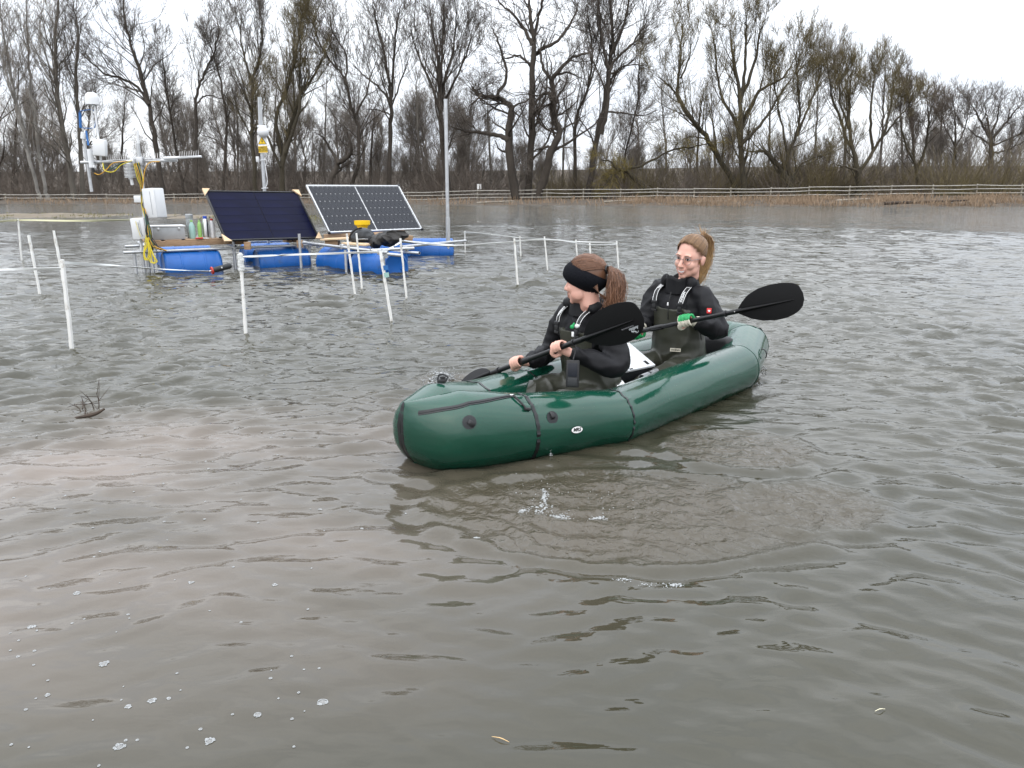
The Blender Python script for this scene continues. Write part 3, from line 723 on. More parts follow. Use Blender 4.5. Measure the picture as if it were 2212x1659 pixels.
# thicket and far wood: nobody could count it
def thicket(name, n, xr, yoff, hr, mtl, label, seed, stems=70, r=.011, spreadw=.9, shoots=4, base_v=None):
    rnd = np.random.default_rng(seed)
    x = rnd.uniform(xr[0], xr[1], n); y = fenceY(x) + rnd.uniform(yoff[0], yoff[1], n)
    h = rnd.uniform(hr[0], hr[1], n) * np.clip(1 + .25 * np.sin(x * .21 + seed) + .15 * np.sin(x * .63), .5, 1.5)
    g = bank_z(x, y)
    pid = np.repeat(np.arange(n), stems); m = len(pid)
    hh = h[pid] * rnd.uniform(.35, 1.05, m)
    sp = rnd.normal(0, spreadw, (m, 2)) * (h[pid] / 4)[:, None]
    b = np.stack([x[pid] + sp[:, 0] * .45, y[pid] + sp[:, 1] * .45, g[pid] - .1], -1)
    tpt = b + np.stack([sp[:, 0] * .9, sp[:, 1] * .9, hh], -1)
    mid = (b + tpt) / 2 + rnd.normal(0, .16, (m, 3)) * (h[pid] / 4)[:, None]
    P = np.stack([b, mid, tpt], 1)
    V1, F1 = prisms(P, np.full(m, r * 1.5), np.full(m, r * .5), 3)
    p2, a2, b2 = spawn(P, np.full(m, r), np.full(m, r * .4), rnd, shoots, .25, 30, 14, .32, .3, 2, .2, .3, .8)
    V2, F2 = cones(p2, r * .85)
    o = link_mesh(name, np_mesh(name, np.vstack([V1, V2]), [F1, F2 + len(V1)]), mtl)
    tag(o, label, kind='stuff')
thicket('undergrowth', 115, (-66, 66), (3, 13), (1.8, 5.2), M_twigr, 'brown leafless undergrowth behind the fence', 21, 56, .014, 1.9, 6)
thicket('willow_scrub', 66, (2, 64), (3, 10), (2.6, 5.4), M_twigo, 'olive brown willow scrub along the right of the bank', 22, 50, .013, 1.5, 6)
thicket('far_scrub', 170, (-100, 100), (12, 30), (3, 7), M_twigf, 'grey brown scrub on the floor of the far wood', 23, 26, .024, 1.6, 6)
def far_wood():
    """The wood behind reads as one mass: trees of the front rows repeated on scattered points."""
    r = np.random.default_rng(77); n1, n2 = 165, 390; n = n1 + n2
    x = np.concatenate([r.uniform(-105, 105, n1), r.uniform(-75, 75, n2)]); y = fenceY(x) + np.concatenate([r.uniform(14, 52, n1), r.uniform(5, 34, n2)]); z = bank_z(x, y) - .2
    me = bpy.data.meshes.new('far_wood'); me.from_pydata(np.stack([x, y, z], -1).tolist(), [], [])
    sc_ = np.concatenate([r.uniform(.42, .74, n1), r.uniform(.15, .33, n2)]) * np.interp(x, [-60, 0, 20, 34, 60], [1.0, .95, .80, .55, .45])
    me.attributes.new('tree_scale', 'FLOAT', 'POINT').data.foreach_set('value', sc_.astype(np.float32))
    o = link_mesh('far_wood', me, None); tag(o, 'far leafless wood closing the view behind the trees', kind='stuff')
    ng = bpy.data.node_groups.new('far_wood', 'GeometryNodeTree')
    ng.interface.new_socket('Geometry', in_out='INPUT', socket_type='NodeSocketGeometry'); ng.interface.new_socket('Geometry', in_out='OUTPUT', socket_type='NodeSocketGeometry')
    N, L = ng.nodes, ng.links.new
    gi, go = N.new('NodeGroupInput'), N.new('NodeGroupOutput'); ip = N.new('GeometryNodeInstanceOnPoints'); jn = N.new('GeometryNodeJoinGeometry')
    for k in (5, 7, 12, 13, 14, 19, 24, 26, 28, 33, 37, 40):
        j2 = N.new('GeometryNodeJoinGeometry'); g2 = N.new('GeometryNodeGeometryToInstance')
        for ob in BUILT[k]:
            oi = N.new('GeometryNodeObjectInfo'); oi.transform_space = 'ORIGINAL'; oi.inputs['Object'].default_value = ob; L(oi.outputs['Geometry'], j2.inputs[0])
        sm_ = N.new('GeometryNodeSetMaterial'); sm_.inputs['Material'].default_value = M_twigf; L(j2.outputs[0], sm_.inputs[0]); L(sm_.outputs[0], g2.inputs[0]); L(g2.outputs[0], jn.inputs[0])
    ip.inputs['Pick Instance'].default_value = True
    ri = N.new('FunctionNodeRandomValue'); ri.data_type = 'INT'; ri.inputs[4].default_value = 0; ri.inputs[5].default_value = 11
    rr_ = N.new('FunctionNodeRandomValue'); rr_.data_type = 'FLOAT_VECTOR'; rr_.inputs[0].default_value = (-.04, -.04, 0); rr_.inputs[1].default_value = (.04, .04, 6.283)
    rs_ = N.new('GeometryNodeInputNamedAttribute'); rs_.data_type = 'FLOAT'; rs_.inputs['Name'].default_value = 'tree_scale'
    L(gi.outputs[0], ip.inputs['Points']); L(jn.outputs[0], ip.inputs['Instance']); L(ri.outputs[2], ip.inputs['Instance Index']); L(rr_.outputs[0], ip.inputs['Rotation']); L(rs_.outputs['Attribute'], ip.inputs['Scale']); L(ip.outputs[0], go.inputs[0])
    md = o.modifiers.new('wood', 'NODES'); md.node_group = ng
far_wood()

# ================================================================ PACKRAFT
M_green = mat('green_coated_fabric', (.0045, .050, .030), .13, vary=.10, vscale=3, bump=.22, bscale=22, bdist=.004, coat=.25, rvar=.06, dirt=((.035, .045, .030), 5.0, .66, .35))
M_greenin = mat('green_inner_fabric', (.004, .032, .021), .35, vary=.1)
M_black = mat('black_webbing', (.012, .012, .013), .5, bump=.3, bscale=300, bdist=.001)
M_tape = mat('black_seam_tape', (.010, .011, .012), .28, vary=.2, vscale=20)
M_white = mat('white_print', (.80, .80, .79), .5)
M_blackprint = mat('black_print', (.012, .012, .012), .5)
M_steel = mat('bright_metal', (.62, .62, .62), .28, metal=1.0)
M_patch = mat('charcoal_patch', (.018, .020, .022), .6, bump=.2, bscale=120, bdist=.001)

#  corner stations of the near half: s along the boat, t sideways, centre height, half width, half height
HST = np.array([(-.048, .000, .150, .004, .182), (.20, .100, .172, .170, .205), (.53, .190, .136, .172, .180), (1.10, .356, .104, .156, .158), (2.58, .285, .132, .158, .166), (2.99, .120, .196, .165, .172), (3.03, .0, .200, .165, .172)])
_c2 = HST[:, :2]
_seg = np.diff(_c2, axis=0); _sl = np.linalg.norm(_seg, axis=1); _sd = _seg / _sl[:, None]
_sn = np.stack([-_sd[:, 1], _sd[:, 0]], -1)                # outward normals of the segments
_mit = []
for i in range(7):
    if i == 0: m = np.array([.0, 1.0])
    elif i == 6: m = np.array([1.0, 0.0])
    else:
        b = unit(_sn[i - 1] + _sn[i]); m = b / max(.6, float(np.dot(b, _sn[i])))
    _mit.append(m)
_mit = np.array(_mit); _mit[6] = np.array([1.0, 0.0])
HLEN = np.concatenate([[0], np.cumsum(_sl)])
def hull(p, phi, off=0.0, side=1):
    """Point of the tube at arc length p from the bow, phi around it (0 = outward, 90 deg = up), world coordinates."""
    p = np.asarray(p, float); phi = np.asarray(phi, float); p, phi = np.broadcast_arrays(p, phi)
    i = np.clip(np.searchsorted(HLEN, p, side='right') - 1, 0, 5); f = (p - HLEN[i]) / _sl[i]
    A, B = HST[i], HST[i + 1]
    c = A[..., :2] * (1 - f)[..., None] + B[..., :2] * f[..., None]
    zc = A[..., 2] * (1 - f) + B[..., 2] * f
    bow = (i == 0)
    fw = np.where(bow, np.clip(1 - (1 - np.clip(f * 1.25, 0, 1)) ** 2, 0, 1) ** .36, f)
    rx = A[..., 3] * (1 - fw) + B[..., 3] * fw; rz = A[..., 4] * (1 - f) + B[..., 4] * f
    swell = 1 + .020 * np.sin(np.pi * np.clip(f, 0, 1)) * (~bow)
    m = _mit[i] * (1 - f)[..., None] + _mit[i + 1] * f[..., None]
    crease = np.where(bow, .075 * np.exp(-f / .16) * np.abs(np.sin(9 * np.sin(phi) + 1.3 * phi)), 0)
    near_c = np.minimum(p - HLEN[i], HLEN[i + 1] - p)
    pucker = np.where((~bow) & (p > HLEN[1] + .1) & (p < HLEN[4] - .2), .0042 * np.exp(-near_c / .055) * np.sin(19 * phi + 3 * np.sin(2 * phi)), 0) + .0018 * np.sin(7 * p + 2.3 * np.sin(3 * phi)) * np.sin(5 * phi + 4 * p)
    rx = rx * swell * (1 - crease) + off + pucker; rz = rz * swell * (1 - crease * .3) + off + pucker
    st = c + m * (rx * np.cos(phi))[..., None]
    zr = np.sin(phi)
    z = zc + rz * zr
    stem = np.where(bow, np.exp(-f / .45), 0)
    s = st[..., 0] + stem * np.where(zr < 0, .11 * zr ** 2, .05 * zr ** 2 - .025 * zr)
    t = st[..., 1] * side - np.where(bow, .085 * np.exp(-f / .5), .085 * math.exp(-2) * np.exp(-np.clip(p - HLEN[1], 0, 9) / .2))
    return BOAT_S + AX * s[..., None] + NX * t[..., None] + np.array([0, 0, 1.0]) * z[..., None]
def hull_n(p, phi, side=1):
    e = 1e-3
    a = hull(p + e, phi, 0, side) - hull(p - e, phi, 0, side); b = hull(p, phi + e, 0, side) - hull(p, phi - e, 0, side)
    n = np.cross(a, b); n = n / (np.linalg.norm(n) + 1e-12)
    return n if np.dot(n, hull(p, phi, .01, side) - hull(p, phi, 0, side)) > 0 else -n

def text_mesh(txt, size, bold=0.0, shear=0.0, extrude=0.0015):
    """Flat lettering as (V, F) in its own x-right, y-up plane, centred."""
    cu = bpy.data.curves.new('lettering', 'FONT'); cu.body = txt; cu.size = size; cu.align_x = 'CENTER'; cu.align_y = 'CENTER'
    cu.offset = bold; cu.shear = shear; cu.extrude = extrude; cu.resolution_u = 3
    o = bpy.data.objects.new('lettering', cu); C.objects.link(o)
    me = bpy.data.meshes.new_from_object(o.evaluated_get(bpy.context.evaluated_depsgraph_get()))
    V = np.array([v.co[:] for v in me.vertices]); F = [tuple(p.vertices) for p in me.polygons]
    bpy.data.objects.remove(o); bpy.data.curves.remove(cu); bpy.data.meshes.remove(me)
    return V, F
def lettering(txt, size, origin, right, up, mtl, parent, name='lettering', **k):
    V, F = text_mesh(txt, size, **k)
    right, up = unit(right), unit(up); n = np.cross(right, up)
    W = np.array(origin) + V[:, :1] * right + V[:, 1:2] * up + V[:, 2:3] * n
    return MB().add(W, F).build(name, mtl, parent, smooth=None)

raft_base = BOAT_S + AX * 1.5
boat = thing('packraft', raft_base, 'dark green inflatable packraft carrying the two paddlers', 'inflatable boat')
pp = np.unique(np.concatenate([[0, .00015, .0004, .001, .002, .0035, .006], np.linspace(.009, .12, 13), np.linspace(.12, HLEN[1], 8), np.linspace(HLEN[1], HLEN[2], 10), np.linspace(HLEN[2], HLEN[3], 14), np.linspace(HLEN[3], HLEN[4], 26), np.linspace(HLEN[4], HLEN[5], 9), np.linspace(HLEN[5], HLEN[6], 4)]).round(5))
ph = np.linspace(-np.pi, np.pi, 49)[:-1]
PP, QQ = np.meshgrid(pp, ph, indexing='ij')
near = hull(PP, QQ); farh = hull(PP, QQ, 0, -1)
MB().grid(near, True).build('near_side_tube', M_green, boat, smooth=24)
MB().grid(farh[:, ::-1], True).build('far_side_tube', M_green, boat, smooth=24)
# floor sheet
fl = []
for sgn in (1, -1): fl.append(hull(pp, np.full(len(pp), R(235)), 0, sgn))
MB().grid(np.stack([fl[0], (fl[0] + fl[1]) / 2 - np.array([0, 0, .01]), fl[1]], 1)).build('floor', M_greenin, boat, smooth=60)
def strip(p0, p1, a0, a1, off, name, mtl, side=1, parent=None, na=26, npp=3):
    A, B = np.meshgrid(np.linspace(p0, p1, npp), np.radians(np.linspace(a0, a1, na)), indexing='ij')
    G1 = hull(A, B, off, side); G0 = hull(A, B, -.004, side)
    m = MB(); m.grid(G1)
    for G in (np.stack([G1[0], G0[0]]), np.stack([G1[-1], G0[-1]]), np.stack([G1[:, 0], G0[:, 0]]), np.stack([G1[:, -1], G0[:, -1]])): m.grid(G)
    return m.build(name, mtl, parent or boat, smooth=40)
for sd in (1, -1):
    strip(HLEN[2] - .009, HLEN[2] + .011, -75, 205, .0025, 'seam_tape', M_tape, sd, na=44)
    strip(HLEN[3] - .006, HLEN[3] + .006, -75, 205, .0025, 'seam_tape', M_tape, sd, na=44)
    strip(0.0, .00022, -88, 88, .0030, 'bow_tape', M_tape, sd, na=50)
    strip(HLEN[4] - .002, HLEN[4] + .002, -75, 200, .0016, 'welded_seam', M_greenin, sd, na=40)
    strip(HLEN[5] - .002, HLEN[5] + .002, -75, 200, .0016, 'welded_seam', M_greenin, sd, na=40)
def on_hull(pts, off=.004, side=1):
    return np.array([hull(p, R(a), off, side) for p, a in pts])
# waterproof zip with its pull
zp = smooth_path(np.array([(.034, 49.5), (.117, 52.9), (.233, 52.9), (.360, 59.1), (.525, 74.1)]), 26)
for wd, hh, nm, mm in ((.011, .003, 'zip_tape', M_tape), (.003, .006, 'zip_teeth', M_black)):
    G = []
    for q, (p, a) in enumerate(zp):
        c0 = hull(p, R(a)); n = hull_n(p, R(a)); tng = unit(hull(p + .01, R(a)) - hull(p - .01, R(a))); sdv = np.cross(n, tng)
        G.append([c0 - sdv * wd - n * .003, c0 - sdv * wd + n * hh, c0 + sdv * wd + n * hh, c0 + sdv * wd - n * .003])
    zt = MB().grid(np.array(G), True).build(nm, mm, boat, smooth=40)
zend = hull(.525, R(74.1), .006)
b = MB(); b.box(zend, (.022, .012, .010), bev=.003); b.build('zip_slider', M_steel, boat)
b = MB(); pl = on_hull([(.529, 72), (.546, 58), (.566, 44)], .010); b.tube(smooth_path(pl, 8), .0055, 8); pull = b.build('zip_pull', M_black, boat)
b = MB(); b.tube(on_hull([(.552, 44), (.586, 44)], .010), [.008, .008], 8); b.build('pull_grip', M_black, pull)
def disc_patch(p, a, r, loop_dir, side=1):
    c0 = hull(p, R(a), 0, side); n = hull_n(p, R(a), side); e1 = unit(np.cross(n, [0, 0, 1])); e2 = np.cross(n, e1)
    m = MB(); ring = [c0 + n * .004]
    V = [c0 + n * .0045]
    for k in range(28):
        t = 2 * math.pi * k / 28; d = e1 * math.cos(t) + e2 * math.sin(t)
        # lay the disc on the tube
        q = c0 + d * r; e = 1e-3
        drop = -(r * math.sin(t)) ** 2 / (2 * .19)
        V.append(q + n * (.0035 + drop))
    m.add(V, [(0, 1 + k, 1 + (k + 1) % 28) for k in range(28)])
    pt = m.build('patch', M_patch, boat, smooth=60)
    ld = unit(e1 * loop_dir[0] + e2 * loop_dir[1]); sd2 = np.cross(n, ld)
    P = [c0 - ld * .008 + n * .006, c0 + n * .016, c0 + ld * .018 + n * .013, c0 + ld * .030 + n * .006]
    MB().tube(smooth_path(P, 10), .011, 8, squash=.25, side=sd2).build('webbing_loop', M_black, pt)
disc_patch(.243, 25.7, .034, (-.75, .65))
disc_patch(.700, 28.5, .033, (.1, -1.0))
# oval maker's badge
c0 = hull(.832, R(3.5), .003); n = hull_n(.832, R(3.5)); e1 = unit(hull(.88, R(3.5)) - hull(.79, R(3.5))); e2 = np.cross(n, e1)
if e2[2] < 0: e2 = -e2
for a_, b_, o_, nm, mm in ((.037, .0195, .0, 'badge_rim', M_blackprint), (.0345, .0172, .0008, 'badge', M_white)):
    m = MB(); m.add([c0 + n * o_] + [c0 + n * o_ + e1 * a_ * math.cos(t) + e2 * b_ * math.sin(t) for t in np.linspace(0, 2 * np.pi, 40, endpoint=False)], [(0, 1 + k, 1 + (k + 1) % 40) for k in range(40)])
    bd = m.build(nm, mm, boat, smooth=None)
lettering('MRS', .026, c0 + n * .0016, e1, e2, M_blackprint, bd, bold=.0009, shear=.12, extrude=.0004)
# grab loops at the stern and the buckle on the bow
for p, a, sd in ((2.845, 24, 1), (3.16, 40, 1), (2.845, 30, -1)):
    c0 = hull(p, R(a), .002, sd); n = hull_n(p, R(a), sd); v = unit(hull(p, R(a - 8), 0, sd) - hull(p, R(a), 0, sd))
    MB().tube(smooth_path([c0 - v * .03, c0 - v * .012 + n * .022, c0 + v * .02 + n * .026, c0 + v * .045 + n * .012], 10), .008, 7, squash=.5).build('grab_loop', M_black, boat)
c0 = hull(.30, R(95), .003, -1); v = unit(np.array([.6, .8, 0]))
b = MB(); b.box(c0 + np.array([0, 0, .012]), (.045, .022, .018), bev=.004); b.box(c0 + np.array([.006, .01, .028]), (.03, .014, .012), bev=.003); b.tube(smooth_path([c0 + [.02, 0, .01], c0 + [.03, .01, .035], c0 + [-.01, .01, .045], c0 + [-.022, 0, .015]], 10), .005, 6)
b.build('tie_down_buckle', M_black, boat)
# rear backrest cushion behind the back paddler
b = MB(); b.box(BOAT_S + AX * 2.66 + np.array([0, 0, .22]), (.10, .40, .22), np.column_stack([AX, NX, [0, 0, 1]]), bev=.04); b.build('backrest', M_black, boat, smooth=60)
for q in (1.36, 2.36):
    b = MB(); b.box(BOAT_S + AX * q + np.array([0, 0, .045]), (.34, .38, .09), np.column_stack([AX, NX, [0, 0, 1]]), bev=.03); b.build('seat', M_greenin, boat, smooth=60)
# water beads on the fabric
rr = np.random.default_rng(9); m = MB()
for _ in range(420):
    p = rr.uniform(.2, 3.0); a = rr.choice([rr.normal(95, 16), rr.uniform(20, 150)], p=[.75, .25])
    q = hull(p, R(a)); n = hull_n(p, R(a)); r_ = rr.uniform(.0010, .0027)
    m.ball(q, (r_, r_, r_ * .7), 6, 4)
M_drop = mat('water_drop', (.25, .34, .31), .05, spec=.8, trans=.5, ior=1.33)
tag(m.build('water_beads', M_drop, boat, smooth=60), kind='stuff')

# ================================================================ PADDLES
M_shaft = mat('black_carbon', (.006, .006, .0065), .38, bump=.05, bscale=90, bdist=.001)
M_blade = mat('black_nylon', (.0028, .0028, .0032), .5, bump=.12, bscale=60, bdist=.001, spec=.25)
def paddle(lo, hi, n_lo, n_hi, label, L=.395):
    """Double paddle from tip lo to tip hi; n_lo / n_hi: the way each blade face looks."""
    lo, hi = np.array(lo, float), np.array(hi, float); d = unit(hi - lo)
    root = thing('paddle', (lo + hi) / 2, label, 'paddle', 'black double bladed paddles')
    a, b = lo + d * (L - .02), hi - d * (L - .02); ln = np.linalg.norm(b - a)
    MB().tube(np.array([a + (b - a) * t for t in np.linspace(0, 1, 12)]), .0148, 14).build('shaft', M_shaft, root)
    mid = a + (b - a) * .40
    m = MB(); m.tube([mid - d * .05, mid - d * .045, mid + d * .045, mid + d * .05], [.0155, .018, .018, .0155], 14); fr = m.build('ferrule', M_shaft, root)
    MB().box(mid + np.array([0, 0, .017]), (.03, .010, .008), np.column_stack([d, unit(np.cross([0, 0, 1], d)), np.cross(d, unit(np.cross([0, 0, 1], d)))]), bev=.002).build('clamp_lever', M_black, fr)
    for c_ in (a, b):
        sgn = 1 if c_ is b else -1
        MB().tube([c_ - sgn * d * .11, c_ - sgn * d * .10], .020, 12).build('drip_ring', M_black, root)
        MB().ball(c_ - sgn * d * .045 + unit(np.array([0, 0, CAM_H]) - c_) * .0145, .0035, 8, 6).build('snap_button', M_white, root)
    for tip, end, nrm in ((lo, -d, n_lo), (hi, d, n_hi)):
        n = unit(np.array(nrm) - end * np.dot(nrm, end)); w = np.cross(n, end)
        r0 = tip - end * L
        xs = np.linspace(0, 1, 26)
        up_ = np.interp(xs, [0, .06, .18, .35, .55, .72, .86, .94, .98, 1], [.018, .045, .086, .113, .122, .117, .104, .088, .066, .030])
        dn_ = np.interp(xs, [0, .06, .18, .35, .55, .72, .86, .94, .98, 1], [.018, .034, .064, .090, .103, .100, .082, .060, .038, .010])
        ys = np.linspace(-1, 1, 13)
        G = np.zeros((26, 13, 3)); 
        for i_, x in enumerate(xs):
            for j_, y in enumerate(ys):
                yy = .95 * y * (up_[i_] if y > 0 else dn_[i_])
                cup = -.55 * yy * yy - .030 * (x - .1) ** 2
                G[i_, j_] = r0 + end * x * L + w * yy + n * cup
        m = MB(); m.grid(G); m.grid(G[:, ::-1] - n * .004)
        for e0 in (G[0], G[-1], G[:, 0], G[:, -1]): m.grid(np.stack([e0, e0 - n * .004]))
        bl = m.build('blade', M_blade, root, smooth=50)
        sp = [r0 + end * x * L + n * (.004 - .030 * (x - .1) ** 2) for x in np.linspace(-.03, .86, 12)]
        MB().tube(sp, np.interp(np.linspace(0, 1, 12), [0, .15, .6, 1], [.016, .0155, .010, .003]), 10, squash=.8).build('spine', M_blade, bl)
        if np.dot(n, np.array([0, 0, CAM_H]) - tip) > 0 and tip is hi: root['_face'] = 1; face = (r0, end, w, n, bl)
    if '_face' in root: del root['_face']
    return root, face
hL, hR = at(1207, 752, 4.20), at(1118, 785, 4.44)
dF = unit(hL - hR)
F_LH, F_RH = hL, hR
fr_lo, fr_hi = hR - dF * .66, hL + dF * .60
camv = np.array([0, 0, CAM_H])
padF, faceF = paddle(fr_lo, fr_hi, unit(camv - fr_lo) + np.array([.2, .1, .5]), unit(camv - fr_hi) + np.array([0.05, 0, -.05]), 'paddle held by the front paddler, one blade raised and one dipped in the water')
hL2, hR2 = at(1483, 695, 4.86), at(1376, 717, 5.10)
dB = unit(hL2 - hR2)
B_LH, B_RH = hL2, hR2
bk_lo, bk_hi = hR2 - dB * .62, hL2 + dB * .755
padB, faceB = paddle(bk_lo, bk_hi, unit(camv - bk_lo) + np.array([0, 0, .6]), unit(camv - bk_hi), 'paddle held by the back paddler, its blade raised at the right')
r0, end, w, n, bl = faceF
M_print = mat('grey_print', (.34, .36, .37), .5)
M_print2 = mat('dim_print', (.16, .16, .17), .5)
o_ = r0 + end * .335 - w * .038 * (1 if w[2] > 0 else -1)
wd_ = w if w[2] > 0 else -w
lettering('Anfibio', .021, o_ + n * .004, -end, -wd_, M_print, bl, shear=.15, bold=.0004, extrude=.0012)
lettering('PACKRAFTING GEAR', .0085, o_ + end * -.035 + wd_ * .014 + n * .005, -end, -wd_, M_print2, bl, extrude=.0012)
# small leaping lizard emblem under the name
pts = [o_ + n * .005 + end * x * .7 - wd_ * y * .7 for x, y in ((-.030, .014), (-.020, .020), (-.006, .021), (.006, .026), (.014, .036), (.024, .034), (.034, .026))]
m = MB(); m.tube(smooth_path(pts, 18), np.interp(np.linspace(0, 1, 18), [0, .3, .7, 1], [.004, .0035, .0025, .001]), 6, squash=.3, side=wd_)
for x, y, x2, y2 in ((-.012, .021, -.020, .030), (.002, .024, -.004, .035), (.012, .033, .004, .040)): m.tube([o_ + n * .005 + end * x * .7 - wd_ * y * .7, o_ + n * .005 + end * x2 * .7 - wd_ * y2 * .7], [.0018, .001], 5)
m.build('emblem', M_print, bl)

# ================================================================ PEOPLE
M_skin = mat('skin', (.60, .31, .24), .45, col2=(.66, .39, .31), vscale=9, bump=.08, bscale=120, bdist=.001, spec=.4)
M_jacket = mat('black_jacket_cloth', (.0065, .0065, .0080), .62, vary=.25, vscale=8, bump=.25, bscale=220, bdist=.0008, spec=.3)
M_wader = mat('olive_wader_fabric', (.034, .035, .025), .36, vary=.05, vscale=7, bump=.15, bscale=150, bdist=.001, rvar=.12)
M_strap = mat('black_strap', (.012, .012, .012), .55)
M_knit = mat('black_knit', (.004, .0045, .007), .9, bump=1.0, bscale=130, bdist=.004, spec=.2)
M_glove = mat('green_glove', (.010, .26, .075), .6, vary=.2, vscale=30, bump=.3, bscale=200, bdist=.001)
M_glovec = mat('cream_glove_leather', (.62, .58, .48), .7, vary=.12, vscale=30)
M_lip = mat('lip', (.50, .21, .18), .4)
M_mouth = mat('mouth_inside', (.06, .015, .015), .6)
M_eyew = mat('eye_white', (.72, .70, .68), .2)
M_eyed = mat('eye_dark', (.03, .03, .035), .15)
M_brow = mat('brow_hair', (.10, .065, .04), .7)
M_frame = mat('thin_metal_frame', (.25, .25, .27), .3, metal=1.0)
M_lens = mat('spectacle_glass', (.95, .95, .95), .02, trans=1.0, ior=1.1, alpha=.25)
M_red = mat('red_patch', (.60, .03, .03), .6)
def hairmat(name, dark, mid, light):
    m = bpy.data.materials.new(name); m.use_nodes = True; nt = m.node_tree; b = nt.nodes['Principled BSDF']
    b.inputs['Roughness'].default_value = .42; b.inputs['Specular IOR Level'].default_value = .45
    a = nt.nodes.new('ShaderNodeAttribute'); a.attribute_name = 'tone'
    r = nt.nodes.new('ShaderNodeValToRGB'); r.color_ramp.elements[0].color = (*dark, 1); r.color_ramp.elements[1].color = (*light, 1)
    e = r.color_ramp.elements.new(.5); e.color = (*mid, 1)
    nt.links.new(a.outputs['Fac'], r.inputs['Fac']); nt.links.new(r.outputs['Color'], b.inputs['Base Color'])
    return m
M_hairB = hairmat('brown_to_blond_hair', (.085, .048, .027), (.24, .135, .064), (.60, .40, .19))
M_hairF = hairmat('chestnut_hair', (.055, .026, .015), (.15, .070, .038), (.31, .165, .098))

def remeshed(mb, voxel, smooth=2, wrinkle=None, seed=0.0):
    """Union of the closed shapes in mb as one continuous surface: (V, F)."""
    me = mb.mesh('tmp', np.zeros(3), None)
    o = bpy.data.objects.new('tmp', me); C.objects.link(o)
    md = o.modifiers.new('r', 'REMESH'); md.mode = 'VOXEL'; md.voxel_size = voxel
    if smooth:
        sm = o.modifiers.new('s', 'SMOOTH'); sm.iterations = smooth; sm.factor = .5
    dg = bpy.context.evaluated_depsgraph_get(); dg.update()
    ev = bpy.data.meshes.new_from_object(o.evaluated_get(dg))
    n = len(ev.vertices); V = np.zeros(n * 3, np.float32); ev.vertices.foreach_get('co', V); V = V.reshape(-1, 3).astype(float)
    N = np.zeros(n * 3, np.float32); ev.vertices.foreach_get('normal', N); N = N.reshape(-1, 3).astype(float)
    F = [tuple(p.vertices) for p in ev.polygons]
    bpy.data.objects.remove(o); bpy.data.meshes.remove(me); bpy.data.meshes.remove(ev)
    if wrinkle:
        d = np.array([wrinkle(Vector(v + seed)) for v in V]); V = V + N * d[:, None]
    return V, F
def cloth(amp, f1=9.0, f2=22.0, st=.45):
    """Folds: ridged noise drawn out vertically, with smaller creases across."""
    def w(v):
        q = Vector((v.x * f1 + 1.2 * noise.noise(v * 3), v.y * f1, v.z * f1 * st + v.x * 3))
        a = 1 - abs(noise.noise(q)) * 2.2
        b = noise.noise(Vector((v.x * f2 * .6, v.y * f2 * .6, v.z * f2 * 1.3)))
        return amp * (.9 * max(a, 0) ** 2 - .45 + .35 * b)
    return w
def mesh_part(name, VF, mtl, parent=None, origin=None):
    m = MB(); m.add(VF[0], VF[1])
    return m.build(name, mtl, parent, smooth=180, origin=origin)

class Pose:
    """Local frame: f forward, l to the person's left, u up."""
    def __init__(self, o, fwd):
        self.o = np.array(o, float); self.f = unit(fwd); self.u = np.array([0, 0, 1.0]); self.l = np.cross(self.u, self.f)
    def p(self, f, l, u): return self.o + self.f * f + self.l * l + self.u * u
def loft(m, P, rings, n=28, pw=2.3):
    """rings: (f, l, u, half depth, half width) in the pose frame."""
    G = []
    for (f, l, u, rd, rw) in rings:
        a = np.linspace(0, 2 * np.pi, n, endpoint=False)
        ca, sa = np.cos(a), np.sin(a)
        k = (np.abs(ca) ** pw + np.abs(sa) ** pw) ** (-1 / pw)
        G.append(P.p(f, l, u) + (rd * k * ca)[:, None] * P.f + (rw * k * sa)[:, None] * P.l)
    G = np.array(G); m.grid(G, True)
    b = m.n - G.shape[0] * n
    m.F.append(tuple(b + j for j in range(n))[::-1]); m.F.append(tuple(b + (len(G) - 1) * n + j for j in range(n)))
def limb(m, pts, radii, n=14, k=18):
    P = smooth_path(pts, k); r = np.interp(np.linspace(0, 1, k), np.linspace(0, 1, len(radii)), radii)
    m.tube(P, r, n); m.ball(P[0], r[0], 12, 8); m.ball(P[-1], r[-1], 12, 8)
